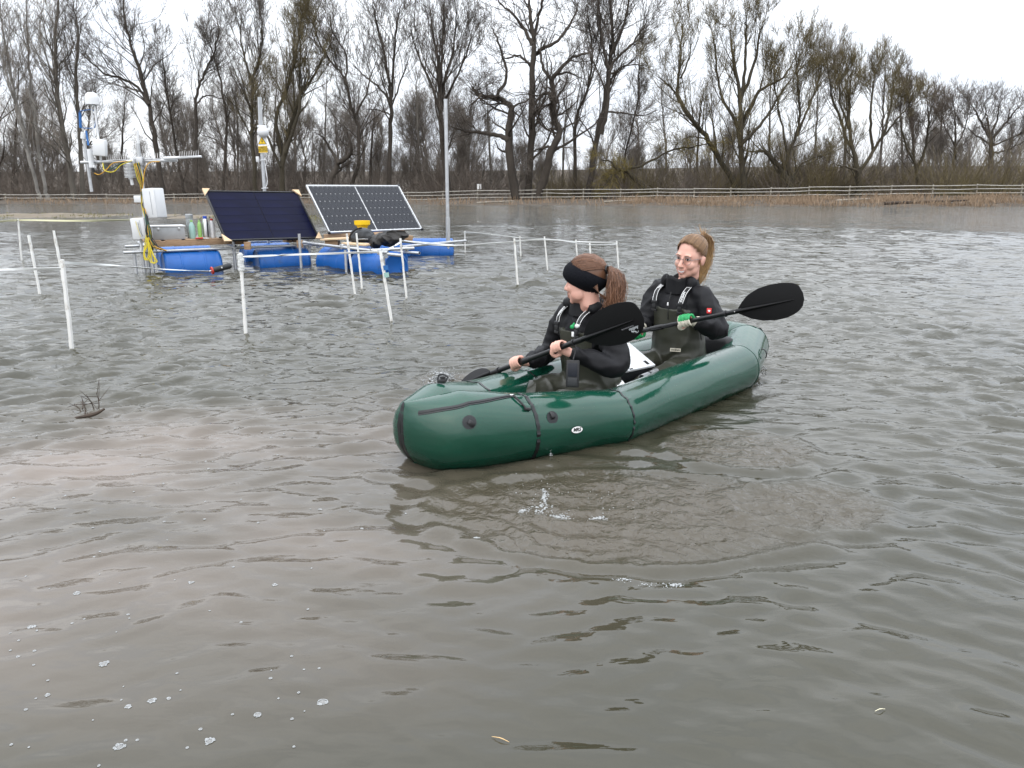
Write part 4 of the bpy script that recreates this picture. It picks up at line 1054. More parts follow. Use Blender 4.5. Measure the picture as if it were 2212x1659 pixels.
def hand(m, c, axis, palm, wrist, thumb_sgn=1, scale=1.0):
    """A fist closed round a shaft: axis = shaft direction towards the little finger, palm = from the shaft to the wrist side."""
    e1 = unit(axis); e2 = unit(np.array(palm) - e1 * np.dot(palm, e1)); e3 = np.cross(e1, e2) * thumb_sgn
    pt = lambda x, r, th: c + e1 * x * scale + (e2 * math.cos(R(th)) + e3 * math.sin(R(th))) * r * scale
    # palm and back of the hand
    for i, x in enumerate((-.033, -.011, .011, .031)):
        ra = (.0092, .0095, .0090, .0078)[i]; ext = (.0, .002, .0, -.003)[i]
        m.tube(np.array([wrist * .55 + pt(x, .03, 10) * .45, pt(x, .034 + ext, 30), pt(x, .038 + ext, 78)]), [.014 * scale, .0125 * scale, .0115 * scale], 9)
        fp = smooth_path([pt(x, .038 + ext, 78), pt(x, .036 + ext, 120), pt(x * .97, .0305, 165), pt(x * .95, .026, 215), pt(x * .93, .0245, 258)], 12)
        m.tube(fp, np.linspace(ra, ra * .82, 12) * scale, 9); m.ball(fp[-1], ra * .82 * scale, 8, 6); m.ball(fp[0], ra * 1.18 * scale, 8, 6)
    m.ball(pt(-.002, .034, 12), np.array([.034, .024, .024]) * scale, 12, 8, np.column_stack([e1, e2, e3]))
    th = smooth_path([pt(-.030, .040, -12), pt(-.044, .036, -50), pt(-.046, .028, -95), pt(-.040, .024, -135)], 10)
    m.tube(th, np.linspace(.0145, .0095, 10) * scale, 9); m.ball(th[-1], .0095 * scale, 8, 6); m.ball(th[0], .016 * scale, 8, 6)
    m.tube(np.array([wrist, wrist * .5 + pt(0, .034, 14) * .5, pt(0, .032, 18)]), np.array([.026, .028, .026]) * scale, 12)
    m.ball(wrist, .026 * scale, 12, 8)
class Head:
    def __init__(self, c, fwd, tilt=0.0, roll=0.0, k=1.13):
        self.c = np.array(c, float); self.k = k; f = unit(fwd); u = np.array([0, 0, 1.0]); l = unit(np.cross(u, f)); u = np.cross(f, l)
        f2 = f * math.cos(tilt) - u * math.sin(tilt); u2 = u * math.cos(tilt) + f * math.sin(tilt)
        l2 = l * math.cos(roll) + u2 * math.sin(roll); u3 = u2 * math.cos(roll) - l * math.sin(roll)
        self.M = np.column_stack([l2, f2, u3])
    def p(self, x, y, z): return self.c + self.k * (self.M @ np.array([x, y, z], float))
    def P(self, A): return self.c + self.k * (np.asarray(A, float) @ self.M.T)
    def add(self, m, neck_to, ears=True):
        B = lambda c, r, n=18, k=12: m.ball(self.p(*c), np.array(r) * self.k, n, k, self.M)
        B((0, -.014, .036), (.074, .094, .084), 24, 16)
        B((0, .028, .010), (.068, .060, .070), 24, 16)
        B((0, .028, -.036), (.066, .056, .070), 22, 14)
        B((0, .038, -.078), (.054, .046, .038)); B((0, .072, -.100), (.024, .018, .018))
        for s in (1, -1):
            B((s * .036, .060, -.034), (.028, .026, .028)); B((s * .046, .026, -.064), (.020, .038, .034))
            if ears: B((s * .0765, -.010, -.014), (.010, .019, .030)); B((s * .082, -.018, -.004), (.006, .012, .018))
            B((s * .011, .100, -.040), (.009, .010, .008))
            B((s * .030, .082, .022), (.024, .010, .008))
        m.tube(self.P([(0, .080, .016), (0, .094, -.008), (0, .108, -.032)]), [.0105, .0105, .0135], 10); B((0, .110, -.036), (.0125, .012, .0115))
        B((0, .083, -.062), (.030, .014, .020)); B((0, .092, -.056), (.020, .006, .006)); B((0, .090, -.080), (.019, .007, .008))
        m.tube(np.array([self.p(0, -.018, -.05), self.p(0, -.024, -.11), np.array(neck_to)]), [.055, .055, .060], 16)
def face_details(H, root, smile=True, eye_open=.0035):
    for s in (1, -1):
        m = MB(); m.ball(H.p(s * .031, .0785, .0015), np.array([.0145, .011, .0060]), 14, 8, H.M); e = m.build('eye', M_eyew, root, smooth=180)
        MB().ball(H.p(s * .031 + .002, .0845, .0015), np.array([.0070, .0056, .0062]), 10, 8, H.M).build('iris', M_eyed, e, smooth=180)
        MB().tube(smooth_path(H.P([(s * .0455, .0795, .0015), (s * .038, .0875, .0068), (s * .029, .0895, .0080), (s * .018, .0855, .0030)]), 10), .0021, 6).build('eyelash', M_eyed, e)
        MB().tube(smooth_path(H.P([(s * .050, .075, .021), (s * .038, .088, .0265), (s * .025, .093, .025), (s * .014, .0925, .021)]), 10), np.interp(np.linspace(0, 1, 10), [0, .5, 1], [.0014, .0032, .0024]), 6, squash=.6).build('eyebrow', M_brow, root)
    w = .031; c = .011
    up = smooth_path(H.P([(-w, .0875, -.063 + c), (-.015, .0960, -.0635), (0, .0985, -.0645), (.015, .0960, -.0635), (w, .0875, -.063 + c)]), 14)
    lo = smooth_path(H.P([(-w, .0875, -.063 + c), (-.017, .0940, -.0765), (0, .0970, -.0815), (.017, .0940, -.0765), (w, .0875, -.063 + c)]), 14)
    mo = MB(); mo.grid(np.stack([up, (up + lo) / 2 - H.M[:, 1] * .004, lo])); mp = mo.build('mouth', M_mouth, root)
    th = MB(); tu = up + H.M[:, 1] * .0003 - H.M[:, 2] * .0012; tl = up * .35 + lo * .65 + H.M[:, 1] * .0003
    th.grid(np.stack([tu[2:-2], tl[2:-2]])); th.build('teeth', M_eyew, mp)
    MB().tube(up, np.interp(np.linspace(0, 1, 14), [0, .5, 1], [.0010, .0024, .0010]), 6).build('upper_lip', M_lip, root)
    MB().tube(lo, np.interp(np.linspace(0, 1, 14), [0, .5, 1], [.0010, .0030, .0010]), 6).build('lower_lip', M_lip, root)
def strands(paths, r0, r1, tones, name, mtl, parent, n=4):
    """Hair locks: thin tapering tubes with a colour tone along each."""
    m = MB(); T = []
    for P, tn in zip(paths, tones):
        k = len(P); m.tube(P, np.interp(np.linspace(0, 1, k), [0, .15, .75, 1], [r0 * .7, r0, r0 * .8, r1]), n, squash=.7)
        T += list(np.repeat(np.asarray(tn, float), n))
    o = m.build(name, mtl, parent, smooth=180)
    if len(T) == len(o.data.vertices): o.data.attributes.new('tone', 'FLOAT', 'POINT').data.foreach_set('value', np.array(T, np.float32))
    return o
def hair_cap(H, keep, name, mtl, parent, grow=.008, tone=.25, sc=(1, 1, 1)):
    m = MB(); m.ball((0, 0, 0), (1, 1, 1), 40, 28)
    U = np.vstack(m.V); c = np.array([0, -.014, .036]); r = (np.array([.074, .094, .084]) + grow) * np.array(sc)
    L = c + U * r
    ok = np.array([keep(*q) for q in L])
    F = [f for f in m.F if all(ok[i] for i in f)]
    o = MB().add(H.P(L), F).build(name, mtl, parent, smooth=180)
    nv = len(o.data.vertices)
    o.data.attributes.new('tone', 'FLOAT', 'POINT').data.foreach_set('value', np.full(nv, tone, np.float32))
    return o

def suspender(pts, w, name, parent, normal_of, txt=None, tpos=None, rails=True):
    """A flat strap along pts; normal_of gives the way its face looks."""
    P = smooth_path(pts, 22); G = []; E1 = []; E2 = []
    for i, q in enumerate(P):
        t = unit(P[min(i + 1, 21)] - P[max(i - 1, 0)]); n = unit(normal_of(q)); s = unit(np.cross(t, n)); n = np.cross(s, t)
        G.append([q - s * w - n * .004, q - s * w + n * .003, q + s * w + n * .003, q + s * w - n * .004]); E1.append((q, t, n, s))
    st = MB().grid(np.array(G), True).build(name, M_strap, parent)
    if rails:
        for sg in (1, -1):
            m = MB(); m.grid(np.array([[q + s * (sg * w * .86 - w * .10) + n * .0042, q + s * (sg * w * .86 + w * .10) + n * .0042] for q, t, n, s in E1])); m.build('strap_edge', M_white, st)
    if txt:
        for i0, tx, flip in tpos:
            q, t, n, s = E1[i0]
            right = -t * flip; up = np.cross(n, right)
            lettering(tx, w * 1.25, q + n * .0046, right, up, M_white, st, bold=.0004, extrude=.0006)
    return st

# ---------------------------------------------------------------- back paddler
FWD = -AX
PB = Pose(BOAT_S + AX * 2.28 + np.array([0, 0, .10]), FWD)
hB = at(1492, 555, 5.17)                              # head centre
HB = Head(hB, np.array([-.70, -.71, -.05]), R(3), R(-6))
shB = np.array([0, 0, 0])
def build_body(P, H, LW, LH, RW, RH, sL, sR, eL, eR, dpad, name, label, pL, pR, tsL, tsR, knees, voxel=.0056, ears=True):
    m = MB()
    neck = P.o + (sL + sR) / 2 - P.o; neck = (sL + sR) / 2 + P.f * .005 + P.u * .02
    H.add(m, neck, ears)
    loft(m, P, [(0, 0, .10, .05, .06), (.0, 0, .26, .07, .09)], 20)
    mid = (sL + sR) / 2
    q = mid - P.o; f0, l0, u0 = float(q @ P.f), float(q @ P.l), float(q @ P.u)
    loft(m, P, [(f0 * .5, l0 * .5, .24, .07, .09), (f0 * .8, l0 * .8, .38, .08, .11), (f0, l0, u0 - .06, .085, .14), (f0, l0, u0 + .005, .06, .10)], 20)
    for S, E, W in ((sL, eL, LW), (sR, eR, RW)): limb(m, [S, E, W], [.05, .04, .027])
    hand(m, LH, dpad, pL, LW, tsL); hand(m, RH, -dpad if False else dpad, pR, RW, tsR)
    V, F = remeshed(m, voxel, 3)
    o = mesh_part(name, (V, F), M_skin, None, P.o)
    return tag(o, label, 'person')
def clothes(P, sL, sR, eL, eR, LW, RW, knees, collar_top, bib_u, seed):
    """Jacket and waders over the body."""
    mid = (sL + sR) / 2; q = mid - P.o; f0, l0, u0 = float(q @ P.f), float(q @ P.l), float(q @ P.u)
    hw = float(np.linalg.norm(sL - sR)) / 2
    J = MB()
    loft(J, P, [(0, 0, .12, .135, .175), (f0 * .35, l0 * .35, .24, .128, .172), (f0 * .7, l0 * .7, .36, .130, .178), (f0, l0, u0 - .11, .126, hw + .035), (f0, l0, u0 - .03, .105, hw + .03), (f0, l0, u0 + .03, .078, hw * .62), (f0, l0, u0 + .055, .07, .085)], 32)
    for S, E, W in ((sL, eL, LW), (sR, eR, RW)):
        w_end = W + unit(E - W) * .008
        limb(J, [S + (mid - S) * .10, S + (E - S) * .3 , E, E + (w_end - E) * .55, w_end], [.080, .077, .068, .060, .044], 16, 24)
    return J
def collar(P, c, top, name, parent, r=.082, flare=1.0):
    m = MB(); G = []; n = 30
    for (t, rr) in ((0, r * 1.12), (.35, r * 1.06), (.75, r), (1, r * 1.02), (1.0, r * .90), (.5, r * .86), (.1, r * .9)):
        q = c * (1 - t) + top * t; a = np.linspace(0, 2 * np.pi, n, endpoint=False)
        wob = 1 + .05 * np.sin(3 * a + 1) + .03 * np.sin(7 * a)
        G.append(q + (rr * wob * np.cos(a))[:, None] * P.f * 1.0 + (rr * wob * np.sin(a))[:, None] * P.l + np.outer(.012 * np.sin(5 * a + 2) * t, P.u))
    return m.grid(np.array(G), True).build(name, M_jacket, parent, smooth=180)
def waders(P, knees, bib_u, f0, l0, hw, seed, wid=.178, dep=.142):
    m = MB()
    loft(m, P, [(0, 0, .0, .165, .205), (0, 0, .08, .160, .205), (f0 * .2, l0 * .2, .17, dep + .012, wid + .010), (f0 * .5, l0 * .5, .26, dep + .004, wid), (f0 * .8, l0 * .8, bib_u - .06, dep + .003, wid - .004), (f0, l0, bib_u, dep + .003, wid - .010)], 32)
    for kn, ft in knees: limb(m, [P.p(.02, kn[1] * .75, .05), P.p(*kn), P.p(*ft)], [.115, .090, .070], 16, 22)
    return m

sLB, sRB = PB.p(.02, .176, .552), PB.p(.02, -.176, .567)
eLB, eRB = at(1552, 712, 4.98), at(1395, 690, 5.28)
LWB = B_LH + np.array([.075, .045, -.012]); RWB = B_RH + np.array([.035, .085, .02])
kneesB = [((.30, .13, .06), (.60, .09, .02)), ((.30, -.13, .08), (.60, -.09, .02))]
personB = build_body(PB, HB, LWB, B_LH, RWB, B_RH, sLB, sRB, eLB, eRB, dB, 'person', 'back paddler in black jacket and olive waders, smiling, wearing glasses and green gloves', LWB - B_LH, RWB - B_RH, 1, -1, kneesB)
Jb = clothes(PB, sLB, sRB, eLB, eRB, LWB, RWB, kneesB, None, .36, 1)
mesh_part('jacket', remeshed(Jb, .0095, 3, cloth(.015), 3.1), M_jacket, personB)
midB = (sLB + sRB) / 2
collar(PB, midB + PB.u * .010, midB + PB.u * .122 + PB.f * .018, 'collar', personB, .092)
q_ = midB - PB.o; f0B, l0B = float(q_ @ PB.f), float(q_ @ PB.l)
hood = MB()
for k_ in range(19):
    a_ = R(-112 + 12.4 * k_)
    hood.ball(midB + PB.u * (.070 + .015 * math.cos(3 * a_)) - PB.f * .092 * math.cos(a_) + PB.l * .104 * math.sin(a_), (.036, .036, .050), 12, 8)
mesh_part('hood', remeshed(hood, .008, 4, cloth(.008), 1.0), M_jacket, personB)
mesh_part('waders', remeshed(waders(PB, kneesB, .475, f0B, l0B, .165, 2), .0095, 3, cloth(.013, 6.5, 14, .3), 7.7), M_wader, personB)
# braces with their lettering, buckles
def chestn(P): return lambda q: P.f * .9 + P.u * .25 + (q - P.o - P.u * float((q - P.o) @ P.u)) * .8
for sg, tp, tops in ((1, [(5, 'OCEAN', 1), (14, 'OCEAN', 1)], .105), (-1, [(7, 'OCEAN', -1)], .110)):
    pts = [PB.p(-.03, sg * .095, .635), PB.p(.06, sg * .105, .620), PB.p(.125, sg * .108, .585), PB.p(.152, sg * .106, .545), PB.p(.163, sg * .102, .515)]
    suspender(pts, .017, 'brace', personB, chestn(PB), 'x', tp)
    m = MB(); c_ = PB.p(.170, sg * .100, .510); M_ = np.column_stack([PB.l, PB.f, PB.u])
    m.box(c_, (.044, .012, .020), M_, bev=.003); m.box(c_ - PB.u * .028, (.030, .014, .034), M_, bev=.004); m.box(c_ - PB.u * .055, (.038, .012, .016), M_, bev=.003); m.build('buckle', M_black, personB)
# jacket zip pull, sleeve patch, bib label
MB().box(PB.p(.166, .005, .505), (.010, .006, .022), np.column_stack([PB.l, PB.f, PB.u]), bev=.002).build('zip_pull', M_white, personB)
MB().tube(smooth_path([PB.p(.115, 0, .60), PB.p(.145, .004, .54), PB.p(.157, .004, .47), PB.p(.158, .006, .40)], 12), .0035, 6).build('zip', M_strap, personB)
spt = eLB * .42 + sLB * .58; so_ = unit(camv - spt)
spx = unit(np.cross([0, 0, 1], so_)); spu = np.cross(so_, spx)
ptc = MB().box(spt + so_ * .076, (.030, .034, .006), np.column_stack([spx, spu, so_]), bev=.002).build('sleeve_patch', M_red, personB)
m = MB(); hc = spt + so_ * .0805
hp = [hc + spx * .0085 * (16 * math.sin(t) ** 3) / 16 + spu * .0085 * (13 * math.cos(t) - 5 * math.cos(2 * t) - 2 * math.cos(3 * t)) / 16 for t in np.linspace(0, 2 * np.pi, 24, endpoint=False)]
m.add([hc] + hp, [(0, 1 + k, 1 + (k + 1) % 24) for k in range(24)]); m.build('emblem', M_white, ptc)
bl_c = PB.p(.168, .085, .205); bn = unit(PB.f * .9 + PB.l * .45 + PB.u * .05); bx = unit(np.cross([0, 0, 1], bn)); bu = np.cross(bn, bx)
lb = MB().box(bl_c + bn * .008, (.070, .022, .004), np.column_stack([bx, bu, bn])).build('bib_label', M_glovec, personB)
lettering('OCEAN', .0165, bl_c + bn * .0108, bx, bu, M_blackprint, lb, bold=.0005, extrude=.0004)
# gloves over both fists
def glove(c, axis, palm, wrist, ts, parent):
    m = MB(); hand(m, c, axis, palm, wrist, ts, 1.13)
    V, F = remeshed(m, .0045, 2)
    e1 = unit(axis); e2 = unit(np.array(palm) - e1 * np.dot(palm, e1)); e3 = np.cross(e1, e2) * ts
    d = V - c; a2, a3 = d @ e2, d @ e3
    ang = np.degrees(np.arctan2(a3, a2)); x = d @ e1
    back = (ang > 20) & (ang < 205) & (x > -.040) | (np.linalg.norm(V - wrist, axis=1) < .02)
    Fg = [f for f in F if all(back[i] for i in f)]; Fc = [f for f in F if not all(back[i] for i in f)]
    g = MB().add(V, Fg).build('glove', M_glove, parent, smooth=180); MB().add(V, Fc).build('glove_palm', M_glovec, g, smooth=180)
    ax = unit(wrist - c)
    MB().tube([wrist - ax * .012, wrist + ax * .022], [.038, .041], 16, cap=False).build('cuff', M_glovec, g)
glove(B_LH, dB, LWB - B_LH, LWB, 1, personB); glove(B_RH, dB, RWB - B_RH, RWB, -1, personB)
face_details(HB, personB)
# glasses
gm = MB()
for s in (1, -1):
    rim = [(s * .034 + .0265 * math.cos(t) * (1 if abs(math.cos(t)) < .8 else .97), .0995 - .004 * abs(math.cos(t)) - abs(s * .034 + .0265 * math.cos(t)) * .10, -.004 + .0225 * math.sin(t)) for t in np.linspace(0, 2 * np.pi, 26)]
    gm.tube(HB.P(rim), .0013, 6)
    gm.tube(HB.P([(s * .0605, .090, .004), (s * .074, .055, .006), (s * .0785, .01, .004), (s * .080, -.012, -.004)]), .0013, 6)
gm.tube(smooth_path(HB.P([(-.008, .096, .002), (0, .1005, .006), (.008, .096, .002)]), 8), .0013, 6)
gm.build('glasses', M_frame, personB)
# hair
rh = np.random.default_rng(31)
def keepB(x, y, z):
    if y > .045 and z < .088: return False
    if y > -.005 and z < .040 and abs(x) > .03 and y > .0: return False
    return z > -.035 + .35 * max(0, y) and not (abs(x) > .05 and -.03 < y and z < .012)
hair_cap(HB, keepB, 'hair', M_hairB, personB, .007, .22)
tie = (.0, -.098, .092)
def scalp(x, y, z, g):
    c = np.array([0, -.014, .036]); r = np.array([.074, .094, .084]) + g; d = np.array([x, y, z]) - c; return c + d / np.linalg.norm(d / r)
def swept(H, n, tie, starts, g, rnd):
    out, tn = [], []
    for k in range(n):
        a = starts(rnd); P = []
        for t in np.linspace(0, 1, 9):
            q = np.array(a) * (1 - t) + np.array(tie) * t; q = scalp(*q, g + .002 + .0025 * math.sin(3.1 * t) + rnd.normal(0, .0006)); P.append(q)
        P[-1] = np.array(tie) + rnd.normal(0, .006, 3); out.append(H.P(P)); tn.append(np.full(9, np.clip(rnd.normal(.32, .14), .05, .7)))
    return out, tn
def stB(r):
    t = r.uniform(-1, 1); x = .074 * math.sin(t * 1.6); return (x, .062 * math.cos(t * 1.5) + .004, .098 - .075 * abs(t) ** 1.6 + r.normal(0, .006))
pth, tn = swept(HB, 260, tie, stB, .008, rh); strands(pth, .0021, .0009, tn, 'hair_locks', M_hairB, personB)
pth, tn = [], []
for k in range(520):
    a = rh.uniform(0, 6.28); rr_ = 1.3 * math.sqrt(rh.uniform(0, 1)); o1, o2 = rr_ * math.cos(a), rr_ * math.sin(a)
    ln = rh.uniform(.72, 1.08); st = rh.normal(0, .006, 3)
    k1 = np.array([(0, -.098, .092), (.0 + o1 * .012, -.128, .112 + o2 * .012), (o1 * .030, -.158 + o2 * .016, .080), (o1 * .042 - .004, -.164 + o2 * .022, .005), (o1 * .046 - .012, -.150 + o2 * .026, -.075 * ln), (o1 * .040 - .020, -.126 + o2 * .026, -.145 * ln), (o1 * .030 - .028, -.108 + o2 * .022, -.205 * ln)])
    k1[2:] += rh.normal(0, .0075, (5, 3)); pth.append(HB.P(smooth_path(k1, 12))); tn.append(np.clip(np.linspace(.42, 1.05, 12) + rh.normal(0, .16), 0.05, 1))
for k in range(26):                                   # wisps standing up at the tie
    e = np.array([rh.normal(0, .025), rh.uniform(-.15, -.09), rh.uniform(.12, .172)])
    pth.append(HB.P(smooth_path([(0, -.10, .095), (e[0] * .4, (e[1] - .1) / 2 - .01, .118), e], 16))); tn.append(np.clip(np.linspace(.4, .75, 16), 0, 1))
strands(pth, .0019, .0006, tn, 'ponytail', M_hairB, personB)
MB().tube(HB.P([(.017 * math.cos(t), -.101 + .006 * math.sin(t), .094 + .017 * math.sin(t)) for t in np.linspace(0, 6.28, 16)]), .0055, 8).build('hair_tie', M_black, personB)

# ---------------------------------------------------------------- front paddler
PF = Pose(BOAT_S + AX * 1.34 + np.array([0, 0, .09]), unit(FWD + np.array([-.22, .10, 0])))
hF = at(1264, 606, 4.46)
HF = Head(hF, np.array([-.87, .49, -.04]), R(4), R(3))
sLF, sRF = PF.p(.05, .165, .535), PF.p(.07, -.165, .535)
eLF, eRF = at(1334, 792, 4.24), at(1188, 757, 4.78)
LWF = F_LH + np.array([.080, .012, -.036]); RWF = F_RH + np.array([.078, .035, .0])
kneesF = [((.28, .12, .05), (.62, .07, .0)), ((.28, -.12, .07), (.62, -.07, .0))]
personF = build_body(PF, HF, LWF, F_LH, RWF, F_RH, sLF, sRF, eLF, eRF, dF, 'person', 'front paddler with black knitted headband and brown ponytail, looking away to the left', LWF - F_LH, RWF - F_RH, 1, 1, kneesF, ears=False)
Jf = clothes(PF, sLF, sRF, eLF, eRF, LWF, RWF, kneesF, None, .36, 2)
mesh_part('jacket', remeshed(Jf, .0095, 3, cloth(.015), 11.3), M_jacket, personF)
midF = (sLF + sRF) / 2
collar(PF, midF + PF.u * .005, midF + PF.u * .105 + PF.f * .004, 'collar', personF, .094)
hood = MB()
for k_ in range(19):
    a_ = R(-112 + 12.4 * k_)
    hood.ball(midF + PF.u * (.050 + .01 * math.cos(3 * a_)) - PF.f * .100 * math.cos(a_) + PF.l * .125 * math.sin(a_), (.046, .046, .040), 12, 8)
mesh_part('hood', remeshed(hood, .008, 4, cloth(.008), 5.0), M_jacket, personF)
q_ = midF - PF.o; f0F, l0F = float(q_ @ PF.f), float(q_ @ PF.l)
mesh_part('waders', remeshed(waders(PF, kneesF, .455, f0F, l0F, .165, 2), .0095, 3, cloth(.013, 6.5, 14, .3), 17.7), M_wader, personF)
for sg, tp in ((1, [(6, 'OCEAN', 1)]), (-1, [(12, 'OCEAN', -1)])):
    pts = [PF.p(-.02, sg * .090, .600), PF.p(.08, sg * .105, .590), PF.p(.150, sg * .105, .560), PF.p(.182, sg * .100, .525), PF.p(.194, sg * .096, .49)]
    suspender(pts, .017, 'brace', personF, chestn(PF), 'x', tp)
    m = MB(); c_ = PF.p(.204, sg * .095, .485); M_ = np.column_stack([PF.l, PF.f, PF.u])
    m.box(c_, (.044, .012, .020), M_, bev=.003); m.box(c_ - PF.u * .028, (.030, .014, .034), M_, bev=.004); m.box(c_ - PF.u * .055, (.038, .012, .016), M_, bev=.003); m.build('buckle', M_black, personF)
face_details(HF, personF)
# hair, headband, ponytail
def keepF(x, y, z): return z > .012 - .25 * min(0, y) * 0 and not (y > .055 and z < .07) and not (y > -.01 and z < .02)
hair_cap(HF, lambda x, y, z: z > -.045 + max(0, y + .03) * 1.3 and not (y > .05 and z < .075), 'hair', M_hairF, personF, .009, .35, (1, 1.02, 1.04))
band = []
for t in np.linspace(0, 2 * np.pi, 60, endpoint=False):
    dx, dy = math.sin(t), math.cos(t)
    row = []
    cz = .010 + .052 * dy - .010 * (dy < -.5) * (abs(dy) - .5)      # higher on the forehead, low at the nape
    hgt = .044 + .012 * abs(dx)
    for s_ in np.linspace(-1, 1, 9):
        z = cz + s_ * hgt
        lim = max(.15, 1 - ((z - .030) / .098) ** 2) ** .5
        rx, ry = .088 * lim + .004, .110 * lim + .004
        puff = .012 * (1 - s_ ** 2) + .0025 * math.sin(22 * s_ + 30 * t)
        row.append((dx * (rx + puff), -.010 + dy * (ry + puff), z))
    band.append(HF.P(row))
band = np.array(band); band = np.concatenate([band, band[:1]]); inner = band - (band - HF.p(0, -.01, .03)) * .09
mb_ = MB(); mb_.grid(band); mb_.grid(inner[:, ::-1]); mb_.grid(np.stack([band[:, 0], inner[:, 0]])); mb_.grid(np.stack([band[:, -1], inner[:, -1]])); mb_.build('headband', M_knit, personF, smooth=180)
tieF = (0, -.122, .048)
def stF(r):
    t = r.uniform(-1, 1); return (.070 * math.sin(t * 1.5), .055 * math.cos(t * 1.4), .118 - .050 * abs(t) ** 1.7 - r.uniform(0, .03))
pth, tn = swept(HF, 420, tieF, stF, .012, rh); strands(pth, .0022, .0010, [x + .12 for x in tn], 'hair_locks', M_hairF, personF)
pth, tn = [], []
for k in range(520):
    a = rh.uniform(0, 6.28); rr_ = 1.2 * math.sqrt(rh.uniform(0, 1)); o1, o2 = rr_ * math.cos(a), rr_ * math.sin(a); ln = rh.uniform(.75, 1.08)
    k1 = np.array([(0, -.120, .048), (o1 * .016, -.145, .050 + o2 * .014), (o1 * .038, -.170 + o2 * .022, .022), (o1 * .052, -.172 + o2 * .032, -.040), (o1 * .054, -.160 + o2 * .036, -.095 * ln), (o1 * .044 + .006, -.148 + o2 * .036, -.150 * ln), (o1 * .034 + .012, -.146 + o2 * .03, -.185 * ln)])
    k1[2:] += rh.normal(0, .0075, (5, 3)); pth.append(HF.P(smooth_path(k1, 12))); tn.append(np.clip(np.linspace(.3, .75, 12) + rh.normal(0, .2), 0, 1))
for k in range(30):
    s = rh.choice([-1, 1]); pth.append(HF.P(smooth_path([(s * .06, -.08 + rh.normal(0, .01), -.02), (s * .066, -.10, -.06), (s * .04, -.13 + rh.normal(0, .01), -.095), (s * .01, -.15, -.085 + rh.normal(0, .01))], 14))); tn.append(np.clip(np.full(14, .45) + rh.normal(0, .15), 0, 1))
strands(pth, .0020, .0006, tn, 'ponytail', M_hairF, personF)
MB().tube(HF.P([(.018 * math.cos(t), -.124, .048 + .018 * math.sin(t)) for t in np.linspace(0, 6.28, 16)]), .006, 8).build('hair_tie', M_black, personF)

# ================================================================ FLOATING RAFTS WITH SOLAR PANELS
M_blue = mat('blue_drum_plastic', (.008, .095, .35), .40, vary=.10, vscale=4, bump=.08, bscale=40, bdist=.003, dirt=((.03, .06, .11), 3.0, .60, .7))
M_galv = mat('galvanised_steel', (.48, .49, .50), .42, metal=.7, vary=.12, vscale=12, rvar=.1)
M_wood = mat('weathered_timber', (.27, .165, .095), .8, col2=(.40, .27, .165), vscale=9, bump=.4, bscale=30, bdist=.003, stretch=(1, 1, 6))
M_woodp = mat('pale_new_timber', (.56, .40, .24), .75, col2=(.66, .50, .33), vscale=9, bump=.3, bscale=30, bdist=.002, stretch=(1, 1, 5))
M_pvd = mat('dark_blue_solar_glass', (.0032, .0042, .020), .32, vary=.3, vscale=2, dirt=((.035, .055, .12), 2.6, .64, .5), spec=.08)
M_cell = mat('black_solar_cell', (.015, .017, .023), .28, vary=.2, vscale=12, spec=.25)
M_back = mat('white_backsheet', (.62, .63, .64), .4)
M_alu = mat('silver_aluminium', (.50, .51, .52), .35, metal=.6)
M_blkframe = mat('black_anodised_frame', (.010, .010, .012), .4)
M_plastic = mat('white_plastic', (.66, .67, .68), .45, vary=.05, vscale=5, dirt=((.35, .33, .28), 4, .66, .5))
M_greybox = mat('grey_metal_box', (.36, .37, .38), .45, metal=.35, vary=.1, vscale=6)
M_yellow = mat('yellow_cable', (.62, .50, .03), .5)
M_orange = mat('orange_cable', (.62, .33, .03), .5)
M_dgreen = mat('dark_green_cable', (.02, .09, .06), .5)
M_cabl = mat('black_cable', (.012, .012, .012), .5)
M_bluep = mat('blue_anodised', (.02, .12, .35), .4)
M_tapew = mat('white_barrier_tape', (.62, .63, .62), .6, bump=.2, bscale=40, bdist=.003)
M_stake = mat('white_painted_stake', (.66, .65, .62), .75, col2=(.78, .78, .76), vscale=7, bump=.4, bscale=30, bdist=.004, dirt=((.26, .21, .14), 6, .54, .85))
M_sky = mat('signal_yellow', (.80, .52, .01), .5)

def drum(parent, c, axis, r=.29, L=.92):
    ax = unit(axis); o = np.array(c, float) - ax * L / 2
    prof = [(r * .80, .012), (r * .86, 0), (r * .95, .012), (r, .035), (r, .06), (r * .985, .075), (r, .12), (r, L * .5), (r, L - .12), (r * .985, L - .075), (r, L - .06), (r, L - .035), (r * .95, L - .012), (r * .86, L), (r * .80, L - .012)]
    d = MB().lathe(prof, 36, o, ax).build('barrel', M_blue, parent, smooth=50)
    e = np.cross(ax, [0, 0, 1.0])
    for s in (-1, 1):
        MB().tube([o + ax * (L - .014) + e * s * .14, o + ax * (L + .006) + e * s * .14], .032, 14).build('bung', M_blue, d)
    for z_ in (L * .30, L * .70):
        MB().lathe([(r * .99, z_ - .02), (r * 1.018, z_ - .012), (r * 1.018, z_ + .012), (r * .99, z_ + .02)], 36, o, ax).build('rolling_hoop', M_blue, d)
    return d
def clamp(parent, c, ax):
    ax = unit(ax); b = MB(); e = unit(np.cross(ax, [0, 0, 1.0])); M_ = np.column_stack([ax, e, np.cross(ax, e)])
    b.tube([c - ax * .03, c + ax * .03], .036, 12); b.box(c + e * .035 + np.array([0, 0, -.02]), (.05, .035, .06), M_, bev=.006); b.tube([c + e * .04 + [0, 0, .02], c + e * .07 + [0, 0, .03]], .010, 6)
    return b.build('pipe_clamp', M_galv, parent)
def pipe(parent, a, b, r=.0242, name='scaffold_pipe'):
    return MB().pipe(a, b, r).build(name, M_galv, parent, smooth=40)

